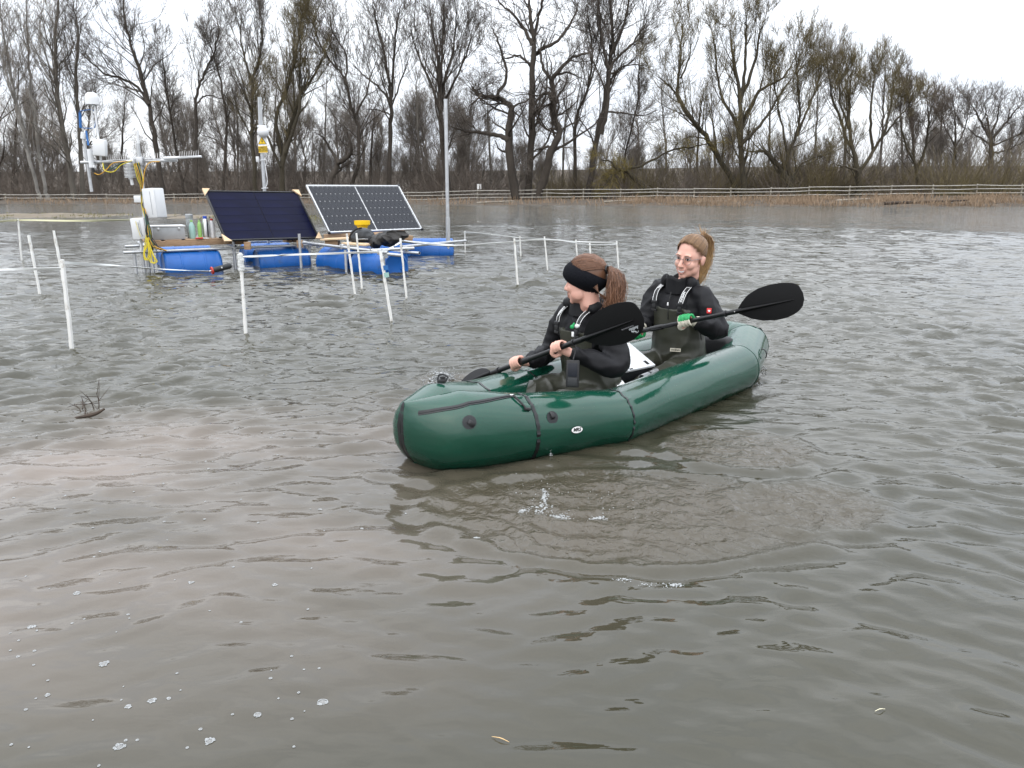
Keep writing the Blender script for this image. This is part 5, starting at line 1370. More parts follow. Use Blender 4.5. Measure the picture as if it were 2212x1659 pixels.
eL = unit(np.array([.85, .52, 0])); nL = np.array([-eL[1], eL[0], 0])
A0 = np.array([-6.22, 12.72, 0.0])
raftL = thing('raft', A0 + eL * 1.5 + nL * .6, 'left raft of blue barrels under the dark blue solar panel', 'raft', 'barrel rafts')
for s, t in ((.92, .10), (2.48, .20), (1.0, 1.25), (2.5, 1.35)): drum(raftL, A0 + eL * s + nL * t + np.array([0, 0, .04]), eL)
pipe(raftL, A0 + eL * -.12 + [0, 0, .345], A0 + eL * 3.25 + [0, 0, .36])
pipe(raftL, A0 + eL * .05 + nL * 1.5 + [0, 0, .345], A0 + eL * 3.5 + nL * 1.5 + [0, 0, .36])
for s in (.30, 1.62, 2.95): pipe(raftL, A0 + eL * s - nL * .14 + [0, 0, .395], A0 + eL * s + nL * 1.75 + [0, 0, .395]); clamp(raftL, A0 + eL * s + [0, 0, .37], eL)
for s in (.04, .16, .30, 1.62, 2.95): pipe(raftL, A0 + eL * s + nL * .03 + [0, 0, -.5], A0 + eL * s + nL * .03 + [0, 0, .50 if s > 1 else .36])
for s0, s1, t, h, w in ((.28, 1.55, .05, .085, .10), (.30, 1.62, .50, .085, .10), (1.45, 1.80, .10, .11, .11)):
    MB().beam(A0 + eL * s0 + nL * t + [0, 0, .42 + h / 2], A0 + eL * s1 + nL * t + [0, 0, .42 + h / 2], w, h, bev=.004).build('timber_beam', M_wood, raftL)
for s0 in (.34, .66, .98, 1.30):
    MB().beam(A0 + eL * s0 - nL * .0 + [0, 0, .512], A0 + eL * s0 + nL * .62 + [0, 0, .512], .26, .016, bev=.002).build('deck_board', M_wood, raftL)
for s0 in (1.72, 2.62):
    for k in range(2): MB().box(A0 + eL * (s0 + .12 * k) + nL * .25 + [0, 0, .46], (.09, .30, .11), np.column_stack([eL, nL, [0, 0, 1]]), bev=.004).build('timber_block', M_wood, raftL)
def quad(TL, TR, BR, BL): return [np.array(q) for q in (TL, TR, BR, BL)]
def panel(name, BL, BR, TL, label, dark):
    BL, BR, TL = np.array(BL), np.array(BR), np.array(TL)
    ex = BR - BL; W = np.linalg.norm(ex); ex /= W; ey = TL - BL; ey = ey - ex * np.dot(ey, ex); Hh = np.linalg.norm(ey); ey /= Hh; n = np.cross(ex, ey)
    if n[1] > 0: n = -n
    M_ = np.column_stack([ex, ey, n]); c = BL + ex * W / 2 + ey * Hh / 2
    root = thing(name, c - n * .02 - ey * Hh / 2, label, 'solar panel', 'tilted solar panels')
    MB().box(c - n * .012, (W - .01, Hh - .01, .012), M_).build('backsheet', M_back if not dark else M_blkframe, root)
    fm = M_blkframe if dark else M_alu; fw = .022 if dark else .024
    for sx, sy, lx, ly in ((0, -1, W, fw), (0, 1, W, fw), (-1, 0, fw, Hh - 2 * fw), (1, 0, fw, Hh - 2 * fw)):
        MB().box(c + ex * sx * (W - fw) / 2 + ey * sy * (Hh - fw) / 2 - n * .008, (lx, ly, .040), M_, bev=.003).build('frame', fm, root)
    nx, ny = (20, 6) if not dark else (2, 6)
    mid = .020 if not dark else .006; gap = .0042 if not dark else .0035
    cw = (W - 2 * fw - .02 - mid) / nx; chh = (Hh - 2 * fw - .02) / ny
    me = None
    for i in range(nx):
        for j in range(ny):
            x = -W / 2 + fw + .01 + (i + .5) * cw + (mid if i >= nx / 2 else 0); y = -Hh / 2 + fw + .01 + (j + .5) * chh
            if me is None:
                bx, by = cw / 2 - gap / 2, chh / 2 - gap / 2; k = min(.011, bx * .3) if not dark else 0.0
                m = MB(); q = [(-bx + k, -by), (bx - k, -by), (bx, -by + k), (bx, by - k), (bx - k, by), (-bx + k, by), (-bx, by - k), (-bx, -by + k)] if k else [(-bx, -by), (bx, -by), (bx, by), (-bx, by)]
                z0, z1 = -.004, .0
                V = [ex * a + ey * b_ + n * z1 for a, b_ in q] + [ex * a + ey * b_ + n * z0 for a, b_ in q]; nn = len(q)
                m.add(V, [tuple(range(nn))] + [(t, nn + t, nn + (t + 1) % nn, (t + 1) % nn) for t in range(nn)]); me = m.mesh('solar_cell', np.zeros(3), None); me.materials.append(M_pvd if dark else M_cell)
            o = bpy.data.objects.new('solar_cell', me); o.parent = root; C.objects.link(o); o.location = tuple(c + ex * x + ey * y + n * .002 - WLOC[root])
    if dark:
        for sx, sy in ((-1, -1), (1, -1), (-1, 1), (1, 1)):
            cc = c + ex * sx * W / 2 + ey * sy * Hh / 2 + n * .016
            MB().plate([cc + ex * sx * .03 + ey * sy * .03, cc - ex * sx * .10 + ey * sy * .03, cc + ex * sx * .03 - ey * sy * .13], .03).build('corner_block', M_woodp, root)
    else:
        for sx, sy in ((-1, -1), (1, -1), (1, 1)):
            cc = c + ex * sx * W / 2 + ey * sy * Hh / 2
            MB().ball(cc, .030, 10, 8).build('corner_cap', M_blkframe, root)
    # struts behind
    for fx in (.22, .78):
        a = BL + ex * W * fx + ey * Hh * .80 - n * .04; b_ = BL + ex * W * fx + np.array([-n[0], -n[1], 0]) * .75; b_[2] = BL[2] - .06
        MB().beam(a, b_, .05, .03).build('strut', M_wood, root)
        MB().box(BL + ex * W * fx - n * .05 - ey * .03 + [0, 0, -.04], (.10, .08, .13), bev=.004).build('foot_block', M_wood, root)
    return root
panel('solar_panel', at(487, 520, 13.15), at(690, 514, 14.30), at(440, 412, 13.74), 'dark blue frameless looking solar panel with pale wooden corners, the left one', True)
panel('solar_panel', at(711, 503, 14.15), at(912, 495, 15.5), at(667, 400, 14.78), 'black celled solar panel with silver frame and white grid, the right one', False)

eR = unit(np.array([1.62, -1.50, 0])); nR = np.array([-eR[1], eR[0], 0])
B0 = np.array([-3.55, 13.95, 0.0])
raftR = thing('raft', B0 + eR * 1.1 + nR * .4, 'right raft of blue barrels under the silver framed solar panel', 'raft', 'barrel rafts')
for s, t in ((.48, .28), (1.50, .28), (.20, 1.35)): drum(raftR, B0 + eR * s + nR * t + [0, 0, .06], eR)
drum(raftR, gr(930, 552) + np.array([0, .28, .05]), np.array([1, .05, 0]))
drum(raftR, gr(880, 556) + np.array([-.45, .55, .05]), np.array([1, .05, 0]))
pipe(raftR, at(655, 524, 13.9), at(838, 546, 12.25)); pipe(raftR, at(700, 533, 14.2), at(906, 547, 12.7)); pipe(raftR, at(800, 541, 12.5), at(894, 536, 12.9))
pipe(raftR, at(868, 533, 13.2), at(1006, 520, 15.4)); pipe(raftR, at(850, 520, 13.6), at(980, 531, 14.3)); pipe(raftR, at(838, 549, 12.2), at(868, 552, 12.0))
for u, v, y in ((742, 532, 13.1), (822, 543, 12.4), (832, 553, 12.35), (878, 537, 12.9), (974, 524, 14.9), (690, 529, 13.7)): clamp(raftR, at(u, v, y), eR)
for u, y, vt in ((746, 13.0, 540), (828, 12.35, 548), (646, 13.6, 505)): p = at(u, vt, y); pipe(raftR, [p[0], p[1], -.5], p)
for u0, v0, u1, v1, y0, y1, w, h, mm in ((700, 517, 770, 514, 13.75, 13.6, .30, .03, M_woodp), (704, 525, 732, 527, 13.7, 13.65, .10, .12, M_wood), (790, 510, 850, 508, 13.6, 13.9, .16, .08, M_wood), (700, 512, 850, 506, 14.3, 14.7, .10, .10, M_wood), (748, 525, 800, 529, 13.35, 13.1, .25, .03, M_woodp), (860, 510, 890, 515, 14.0, 14.1, .12, .10, M_wood)):
    MB().beam(at(u0, v0, y0), at(u1, v1, y1), w, h, bev=.004).build('timber_beam', mm, raftR)

# things standing on the rafts
bxc = A0 + eL * .62 + nL * .30 + np.array([0, 0, .52]); ME = np.column_stack([eL, nL, [0, 0, 1]])
bx = thing('instrument_box', bxc, 'grey metal box with flat lid on the wooden deck of the left raft', 'box')
MB().box(bxc + [0, 0, .105], (.50, .32, .21), ME, bev=.008).build('case', M_greybox, bx)
MB().box(bxc + [0, 0, .222], (.53, .35, .024), ME, bev=.006).build('lid', M_plastic, bx)
for s in (-.16, .16): MB().box(bxc + eL * s - nL * .166 + [0, 0, .18], (.03, .012, .05), ME, bev=.002).build('latch', M_steel, bx)
M_pet = mat('clear_bottle', (.75, .80, .82), .08, trans=.75, ior=1.2)
M_teal = mat('teal_liquid', (.30, .48, .44), .2); M_lime = mat('lime_plastic', (.28, .50, .14), .4); M_redp = mat('red_plastic', (.45, .03, .02), .4); M_bluec = mat('blue_cap', (.03, .08, .45), .4)
def bottle(s, t, prof, body, capm, label, capprof):
    c = A0 + eL * s + nL * t + np.array([0, 0, .523]); r = thing('bottle', c, label, 'bottle', 'bottles on the raft deck')
    MB().lathe(prof, 18, c).build('body', body, r); MB().lathe(capprof, 14, c).build('cap', capm, r)
bottle(1.00, .22, [(.045, 0), (.05, .02), (.05, .20), (.03, .25), (.018, .28)], M_teal, M_lime, 'small bottle with teal contents beside the grey box', [(.022, .28), (.022, .31)])
bottle(1.00, .40, [(.055, 0), (.058, .02), (.058, .30), (.055, .33), (.05, .335)], M_pet, M_greybox, 'clear bottle with a grey lid behind the teal one', [(.060, .335), (.062, .34), (.062, .40), (.05, .405)])
bottle(1.12, .20, [(.032, 0), (.034, .02), (.034, .22), (.025, .26), (.014, .28)], M_lime, M_lime, 'slim lime green bottle between teal and steel bottles', [(.016, .28), (.016, .31)])
bottle(1.22, .20, [(.052, 0), (.055, .02), (.055, .26), (.040, .31), (.03, .33)], M_steel, M_bluec, 'steel flask with blue cap on the raft deck', [(.032, .33), (.034, .34), (.034, .375)])
bottle(1.33, .22, [(.042, 0), (.044, .02), (.044, .24), (.03, .28), (.02, .30)], M_plastic, M_redp, 'white bottle with red cap right of the steel flask', [(.024, .30), (.024, .33)])
for s, t, mm, lab in ((1.10, -.02, M_redp, 'red handled tool lying before the bottles'), (1.50, .08, M_cabl, 'black tool lying at the right end of the deck')):
    c = A0 + eL * s + nL * t + np.array([0, 0, .522]); r = thing('hand_tool', c, lab, 'tool')
    MB().tube([c + eL * -.10 + [0, 0, .016], c + eL * .02 + [0, 0, .016]], [.014, .016], 8).build('handle', mm, r); MB().tube([c + eL * .02 + [0, 0, .016], c + eL * .12 + [0, 0, .012]], [.008, .006], 6).build('shaft', M_steel, r)
fc = at(783, 496, 13.9); fn = thing('rain_gauge', fc - np.array([0, 0, .16]), 'yellow funnel shaped rain gauge in front of the right panel', 'rain gauge')
MB().lathe([(.085, 0), (.085, .03), (.095, .05), (.138, .09), (.142, .155), (.132, .155), (.125, .10), (.08, .05)], 28, fc).build('funnel', M_sky, fn)
MB().tube([fc - [0, 0, .16], fc + [0, 0, .02]], .055, 16).build('cylinder', M_sky, fn)
M_bag = mat('grey_pack_cloth', (.035, .038, .042), .6, vary=.2, vscale=9, bump=.3, bscale=60, bdist=.003)
M_tarp = mat('black_brown_sheet', (.014, .012, .010), .5, vary=.3, vscale=6)
bc = at(783, 522, 13.45); bag = thing('backpack', bc, 'grey backpack lying under the yellow rain gauge', 'backpack')
m = MB(); m.ball(bc + [0, 0, .11], (.21, .15, .13), 24, 16); m.ball(bc + [-.10, -.02, .06], (.12, .13, .08), 18, 12); m.ball(bc + [.10, -.04, .08], (.12, .10, .10), 18, 12); mesh_part('pack_body', remeshed(m, .014, 3, cloth(.014, 7, 16), 2.0), M_bag, bag)
MB().tube(smooth_path([bc + [-.20, -.10, .02], bc + [-.17, -.15, .12], bc + [-.08, -.14, .21], bc + [.02, -.11, .235]], 14), .016, 8, squash=.4).build('shoulder_strap', M_black, bag)
MB().tube(smooth_path([bc + [-.05, -.145, .05], bc + [.05, -.16, .055], bc + [.12, -.13, .05]], 10), .012, 8, squash=.6).build('pocket_trim', M_greybox, bag)
tc_ = at(838, 524, 13.2); tp = thing('dry_bag', tc_ - [0, 0, .05], 'crumpled black bag with hanging strap beside the grey backpack', 'bag')
m = MB(); m.ball(tc_ + [0, 0, .06], (.27, .20, .12), 24, 14); m.ball(tc_ + [.15, .05, .12], (.20, .16, .06), 18, 12); m.ball(tc_ + [-.18, -.06, .0], (.12, .12, .09), 18, 12); m.plate([tc_ + [-.2, -.1, .02], tc_ + [.0, -.1, .20], tc_ + [.30, .0, .21], tc_ + [.34, .05, .10], tc_ + [.1, -.15, .03]], .04)
mesh_part('bag_body', remeshed(m, .014, 2, cloth(.035, 6, 13), 4.0), M_tarp, tp)
MB().tube(smooth_path([tc_ + [-.22, -.16, .02], tc_ + [-.25, -.20, -.10], tc_ + [-.235, -.20, -.22], tc_ + [-.22, -.2, -.30]], 12), .018, 8, squash=.4).build('hanging_strap', M_black, tp)

# ---------------------------------------------------------------- instrument mast
MY = 12.92
mb_ = at(320, 585, MY); mb_[2] = -.4
mast = thing('instrument_mast', [mb_[0], MY, 0], 'galvanised instrument mast with crossbar, sensors and cables at the left end of the raft', 'instrument mast')
mp = lambda u, v, dy=0: at(u, v, MY + dy)
MB().tube([mb_, mp(312, 470), mp(308, 402), mp(298, 310)], .030, 14).build('pole', M_galv, mast)
MB().tube([mp(299, 312), mp(297, 281)], [.022, .016], 10).build('white_antenna', M_plastic, mast)
MB().tube([mp(175, 351, .1), mp(383, 346, -.05)], .024, 12).build('crossbar', M_galv, mast)
MB().tube([mp(354, 342, -.1), mp(435, 338, -.12)], [.026, .018], 10).build('crossbar_extension', M_plastic, mast)
clamp_ = MB(); clamp_.box(mp(302, 348, -.04), (.12, .10, .13), bev=.01); clamp_.tube([mp(290, 343, -.09), mp(290, 353, -.09)], .02, 8); clamp_.build('crossbar_bracket', M_galv, mast)
def spikes(u0, u1, v0, v1, n, dy, slant):
    st = MB().beam(mp(u0, v0, dy), mp(u1, v1, dy), .03, .008).build('spike_strip', M_plastic, mast)
    for k in range(n):
        t = k / (n - 1); u, v = u0 + (u1 - u0) * t, v0 + (v1 - v0) * t
        for q in (-1, 1): MB().tube([mp(u, v, dy), mp(u + slant + q * 1.2, v - 11 - (k % 3), dy + q * .03)], [.0028, .0016], 5).build('bird_spike', M_steel, st)
spikes(231, 272, 346, 345, 10, .02, -3); spikes(306, 350, 343, 342, 10, -.02, -1); spikes(388, 428, 338, 337, 9, -.12, 0)
MB().tube([mp(181, 298, .1), mp(190, 360, .1), mp(198, 414, .1)], .024, 12).build('side_pipe', M_galv, mast)
g = MB(); b0, b1 = mp(193, 322, .02), mp(199, 362, .02); g.tube([b0, b1], [.040, .044], 14); g.build('cylinder_gauge', M_plastic, mast)
MB().tube([mp(196, 362, .02), mp(206, 360, .02)], .03, 10).build('gauge_base', M_plastic, mast)
MB().tube([mp(200, 363, .0), mp(202, 372, .0)], .022, 10).build('cable_gland', M_cabl, mast)
MB().tube([mp(182, 286, .1), mp(181, 300, .1)], .05, 14).build('sensor_head', M_plastic, mast)
dm = MB(); dc = mp(200, 226, .05); dm.lathe([(.098, -.005), (.104, 0), (.104, .085), (.099, .12), (.082, .158), (.052, .18), (.0, .188)], 28, dc); dm.build('dome', M_plastic, mast)
MB().tube([mp(197, 226, .05), mp(204, 300, .05)], .012, 10).build('dome_post', M_plastic, mast); MB().tube([mp(204, 226, .05), mp(218, 346, .05)], .017, 10).build('dome_post', M_plastic, mast)
MB().box(mp(216, 319, -.02), (.205, .10, .26), np.array(Matrix.Rotation(R(5), 3, 'Y')), bev=.02).build('white_sensor_box', M_plastic, mast)
fr = MB()
for pts in ([(171, 240), (203, 239), (205, 272), (198, 277), (173, 276)],): fr.tube(smooth_path([mp(u, v, .1) for u, v in pts], 20), .007, 6)
fr.build('wind_sensor_frame', M_bluep, mast)
MB().tube([mp(173, 243, .1), mp(174, 276, .1)], .022, 8).build('blue_transducer', M_bluep, mast); MB().tube([mp(186, 283, .08), mp(191, 314, .05)], .016, 8).build('blue_rod', M_bluep, mast)
sh = mp(278, 354, -.02)
for k in range(10): MB().lathe([(.045, 0), (.082, -.004), (.084, -.012), (.05, -.006)], 20, sh - np.array([0, 0, .022 * k])).build('shield_plate', M_plastic, mast)
MB().tube([sh + [0, 0, .02], sh - [0, 0, .24]], .032, 10).build('shield_core', M_plastic, mast); MB().tube([sh - [-.01, 0, .24], sh - [-.02, 0, .33]], .024, 10).build('sensor_tip', M_plastic, mast)
def enclosure(u0, v0, u1, v1, dy, depth, rot, nm):
    a, b = mp(u0, v0, dy), mp(u1, v1, dy); c = (a + b) / 2; w, h = abs(b[0] - a[0]), abs(a[2] - b[2]); M_ = np.array(Matrix.Rotation(R(rot), 3, 'Z')) @ np.array(Matrix.Rotation(R(-3), 3, 'Y'))
    e = MB().box(c, (w, depth, h), M_, bev=.018).build(nm, M_plastic, mast)
    MB().box(c + M_ @ np.array([0, -depth / 2 - .012, 0]), (w * 1.02, .028, h * 1.01), M_, bev=.012).build('enclosure_door', M_plastic, e)
    MB().box(c + M_ @ np.array([w * .18, -depth / 2 - .028, 0]), (.006, .006, h * .8), M_).build('door_edge', M_greybox, e)
    return e
enclosure(316, 407, 355, 470, -.05, .20, -22, 'control_enclosure'); enclosure(285, 471, 317, 516, -.12, .14, 16, 'battery_enclosure'); 
MB().box(mp(301, 430, -.08), (.15, .08, .11), bev=.012).build('junction_box', M_plastic, mast)
MB().tube([mp(304, 505, -.05), mp(306, 548, -.05)], .024, 8).build('white_leg', M_plastic, mast)
rc = np.random.default_rng(2)
def cable(pts, mtl, r=.006, jit=0.0):
    P = [mp(u + rc.normal(0, jit), v + rc.normal(0, jit), d) for u, v, d in pts]; MB().tube(smooth_path(P, 26), r, 6).build('cable', mtl, mast)
cable([(204, 374, 0), (215, 377, -.06), (230, 366, -.1), (245, 352, -.1), (275, 348, -.1)], M_orange)
cable([(222, 352, -.05), (226, 368, -.1), (245, 371, -.12), (262, 356, -.12), (285, 347, -.1)], M_yellow, .007)
cable([(222, 356, -.05), (240, 364, -.1), (255, 356, -.12), (280, 350, -.1)], M_dgreen, .006); cable([(230, 358, -.05), (248, 366, -.1), (262, 352, -.12), (284, 348, -.1)], M_cabl, .006)
cable([(345, 349, -.1), (322, 352, -.14), (312, 372, -.14), (309, 400, -.12), (305, 420, -.1)], M_orange, .007)
for k in range(11):
    col = [M_yellow, M_orange, M_dgreen, M_cabl, M_cabl][k % 5]
    cable([(288 + k * 1.2, 352, -.10), (298 + k, 385, -.10), (304 + k * .4, 405, -.10), (306, 425, -.12), (308, 448, -.12), (318 + rc.normal(0, 1.5), 475, -.16), (322 + rc.normal(0, 3), 505, -.18), (334 + rc.normal(0, 4), 535, -.2)], col, .006, .8)
for k in range(9): cable([(312, 450, -.12), (317, 478, -.2), (320 + rc.normal(0, 2), 505, -.22), (330 + rc.normal(0, 4), 530, -.22), (352 + rc.normal(0, 5), 541, -.2)], [M_cabl, M_cabl, M_dgreen, M_orange][k % 4], .0075, 1)
for k in range(5):
    a = rc.normal(0, 2); cable([(318, 500, -.2), (316 + a, 525, -.24), (310 + a, 548, -.26), (316 + a, 562, -.26), (324 + a, 550, -.26), (320, 522, -.24)], M_yellow, .007, 1)
for k in range(3):
    a = rc.normal(0, 2); cable([(322, 520, -.22), (330 + a, 548, -.26), (338 + a, 566, -.26), (328 + a, 566, -.26), (324 + a, 535, -.24)], M_yellow, .007, 1)
cable([(293, 478, -.22), (298, 495, -.24), (304, 512, -.24)], M_yellow, .004); cable([(298, 480, -.22), (302, 498, -.24), (309, 510, -.24)], M_cabl, .003)

# ---------------------------------------------------------------- poles
PY = 15.2
def pz(u, v, d=0): return at(u, v, PY + d)
b0 = pz(572, 420); bt_ = b0.copy(); bt_[2] = -.6
sp = thing('sign_pole', [b0[0], PY, 0], 'grey steel pole with yellow electrical warning sign and round camera', 'pole')
MB().tube([bt_, b0, pz(566, 330), pz(561, 270)], .032, 12).build('pole', M_galv, sp); MB().tube([pz(563.5, 285, .02), pz(561, 210, .02)], .040, 4).build('upper_post', M_galv, sp)
MB().box(pz(566, 273, -.04), (.17, .08, .035), bev=.006).build('camera_arm', M_plastic, sp); cb = MB().ball(pz(568, 285, -.10), .105, 20, 14).build('camera_ball', M_plastic, sp, smooth=180); MB().tube([pz(568, 275, -.10), pz(568, 279, -.10)], [.07, .085], 16).build('camera_cap', M_plastic, sp)
MB().box(pz(556.5, 344, -.02), (.055, .05, .10), bev=.008).build('junction_box', M_plastic, sp)
MB().tube(smooth_path([pz(572, 352, -.05), pz(577, 385, -.05), pz(575, 402, -.05), pz(572, 408, -.04)], 16), .006, 6).build('white_cable', M_plastic, sp); MB().tube(smooth_path([pz(571, 340, -.05), pz(574, 370, -.05), pz(578, 395, -.05), pz(573, 405, -.05)], 16), .004, 6).build('white_cable', M_plastic, sp)
for u0, v0 in ((567, 346), (571, 407)): MB().tube([pz(u0 - 6, v0, -.05), pz(u0 + 8, v0 - 1, -.05)], .008, 6).build('cable_tie', M_plastic, sp)
sA, sB = pz(555.5, 292.5, -.06), pz(578.5, 330, -.06); sc_ = (sA + sB) / 2; sw, shh = sB[0] - sA[0], sA[2] - sB[2]; RY = np.array(Matrix.Rotation(R(-2.0), 3, 'Y'))
sgn = MB().box(sc_, (sw, .008, shh), RY).build('sign_plate', M_white, sp)
X, U = RY @ np.array([1., 0, 0]), RY @ np.array([0, 0, 1.]); fr_ = sc_ + np.array([0, -.0055, 0])
MB().box(fr_ - U * shh * .30, (sw * .97, .003, shh * .37), RY).build('yellow_field', M_sky, sgn)
def tri(c, r, off, mtl, nm): MB().plate([c + np.array([0, off, 0]) + U * r, c + np.array([0, off, 0]) - U * r * .5 - X * r * .87, c + np.array([0, off, 0]) - U * r * .5 + X * r * .87], .002).build(nm, mtl, sgn, smooth=None)
tcn = fr_ + U * shh * .14; tri(tcn, shh * .30, -.001, M_blackprint, 'triangle_rim'); tri(tcn, shh * .245, -.003, M_sky, 'triangle')
lb_ = [(0.02, .15), (-.05, .01), (-.005, .015), (-.03, -.11), (.055, .045), (.01, .04), (.05, .15)]
MB().plate([tcn + np.array([0, -.005, 0]) + X * a * shh + U * (b_ - .01) * shh for a, b_ in lb_], .002).build('lightning_bolt', M_blackprint, sgn, smooth=None)
for k, (tx, sz) in enumerate((('VORSICHT', .036), ('ELEKTRISCHE', .036), ('SPANNUNG', .036))): lettering(tx, sz, fr_ - U * shh * (.19 + .105 * k) + np.array([0, -.0025, 0]), X, U, M_blackprint, sgn, bold=.0012, extrude=.0005)
b1 = at(968, 520, 16.3); bq = b1.copy(); bq[2] = -.6
tpole = thing('steel_pole', [b1[0], 16.3, 0], 'tall bare galvanised pole standing in the water right of the panels', 'pole')
MB().tube([bq, b1, at(962.5, 217, 16.3)], .036, 12).build('pole', M_galv, tpole); MB().tube([at(962.5, 219, 16.3), at(962.4, 214, 16.3)], [.038, .038], 12).build('pole_cap', M_galv, tpole)
MB().tube([at(967.5, 470, 16.25), at(968, 522, 16.25)], [.045, .045], 12).build('pole_sleeve', M_galv, tpole)

# ---------------------------------------------------------------- stakes and tape
def stake(u0, v0, u1, v1, label, w=.030, base=None):
    b = gr(u1, v1) if base is None else np.array([at(u1, v1, base)[0], base, 0.0])
    top = at(u0, v0, b[1]); d = unit(top - b); lo = b - d * .35
    r = np.random.default_rng(int(u0 * 7 + v0)); n = 15
    P = np.array([lo + (top - lo) * t for t in np.linspace(0, 1, n)]); P[1:-1] += r.normal(0, w * .045, (n - 2, 3))
    m = MB(); ang = np.array([.6, 2.5, 3.8, 5.7]); T, N, B = frames(P)
    rad = w * .72 * r.uniform(.88, 1.10, n)
    for kk in range(4, n - 1, 2): rad[kk] *= 1.10                    # knots
    V = (P[:, None] + rad[:, None, None] * (np.cos(ang)[None, :, None] * N[:, None] + np.sin(ang)[None, :, None] * B[:, None])).reshape(-1, 3)
    F = [(i * 4 + j, i * 4 + (j + 1) % 4, (i + 1) * 4 + (j + 1) % 4, (i + 1) * 4 + j) for i in range(n - 1) for j in range(4)] + [(3, 2, 1, 0), tuple((n - 1) * 4 + j for j in range(4))]
    o = m.add(V, F).build('wooden_stake', M_stake, None, smooth=30, origin=b)
    tag(o, label, 'stake', 'white painted stakes in the water')
    return top, b
ST = {}
for k, a in {
 1: (39, 473, 47, 563, 'white stake nearest the left edge, far one holding the yellowish tape'), 2: (62, 508, 86, 634, 'second white stake from the left, short and leaning'),
 3: (116, 498, 139, 618, 'slim white stake just behind the tall foreground stake'), 4: (134, 561, 156, 756, 'tall white stake nearest the camera at the left'),
 5: (519, 546, 531, 724, 'white stake with wrapped tape before the left raft'), 6: (749, 505, 767, 636, 'left of the paired white stakes before the right raft'), 7: (770, 504, 782, 622, 'right of the paired white stakes before the right raft'),
 8: (822, 542, 845, 690, 'white stake with a small blue green sticker before the right raft'), 9: (865, 515, 878, 642, 'white stake in front of the barrel end, before the black bag'), 10: (1111, 515, 1119, 620, 'nearest white stake between the rafts and the front paddler'),
 11: (1123, 510, 1125, 553, 'small white stake beside and behind the nearest one of the right hand enclosure'), 12: (1176, 511, 1183, 584, 'white stake in the middle left of the right hand enclosure'), 13: (1244, 518, 1248, 572, 'white stake just left above the headband of the front paddler'),
 14: (1274, 525, 1279, 602, 'white stake rising straight behind the head of the front paddler'), 15: (1332, 521, 1336, 580, 'white stake right of the front paddler, last of the enclosure'), 16: (1004, 499, 1005, 545, 'small white stake at the right end of the rafts')}.items():
    ST[k] = stake(*a, w=.029 if k in (8, 10) else .026)
s8t, s8b = ST[8]; q_ = s8t * .52 + s8b * .48
def tape(name, pts, label, w=.012, mtl=None, n=40, sag=.0):
    P = smooth_path(pts, n); r = np.random.default_rng(len(label)); G = []
    for i, q in enumerate(P):
        tw = .5 * math.sin(i * .22 + r.uniform(0, .3)); t = unit(P[min(i + 1, n - 1)] - P[max(i - 1, 0)]); s = unit(np.cross(t, [0, 1, 0])); s2 = s * math.cos(tw) + np.cross(t, s) * math.sin(tw)
        q = q - np.array([0, 0, sag * math.sin(math.pi * i / (n - 1))]); G.append([q - s2 * w - np.cross(t, s2) * .003, q + s2 * w - np.cross(t, s2) * .003, q + s2 * w + np.cross(t, s2) * .003, q - s2 * w + np.cross(t, s2) * .003])
    o = MB().grid(np.array(G), True).build(name, mtl or M_tapew, None, smooth=60, origin=pts[0])
    return tag(o, label, 'tape', 'barrier tapes strung between the stakes')
up_ = lambda k, f: ST[k][1] + (ST[k][0] - ST[k][1]) * f
M_tapey = mat('yellowed_tape', (.55, .53, .34), .6)
tape('barrier_tape', [gr(-60, 590, .45), at(0, 583, 8.4), up_(4, .90) + [0, .03, 0]], 'tape from the left edge to the tall foreground stake')
tape('barrier_tape', [up_(4, .97), at(240, 573, 8.9), at(356, 582, 10.4), at(450, 586, 11.9)], 'tape from the tall foreground stake to the black handle at the raft', .012, None, 50)
tape('barrier_tape', [up_(5, .95), at(640, 550, 9.0), up_(8, .985)], 'tape between the wrapped stake and the stickered stake', .011)
tape('barrier_tape', [at(-30, 482, 12.2), up_(1, .97), at(160, 477, 13.5), at(288, 475, 14.5)], 'yellowish tape behind the mast from the left edge', .016, M_tapey)
tape('barrier_tape', [up_(8, .985), at(848, 534, 9.2), up_(9, .94)], 'short tape between the stickered stake and the barrel stake', .011)
tape('barrier_tape', [up_(9, .96), at(960, 523, 12.5), up_(10, .93)], 'tape from the barrel stake to the nearest enclosure stake', .009, None, 40, .05)
tape('barrier_tape', [up_(16, .95), at(1060, 506, 14.4), up_(11, .92), up_(12, .93), up_(13, .93), up_(15, .95)], 'upper tape running along the right hand enclosure', .008, None, 60)
tape('barrier_tape', [up_(10, .95), at(1200, 518, 11.0), up_(14, .95), up_(15, .90)], 'lower tape running along the right hand enclosure', .008, None, 50)
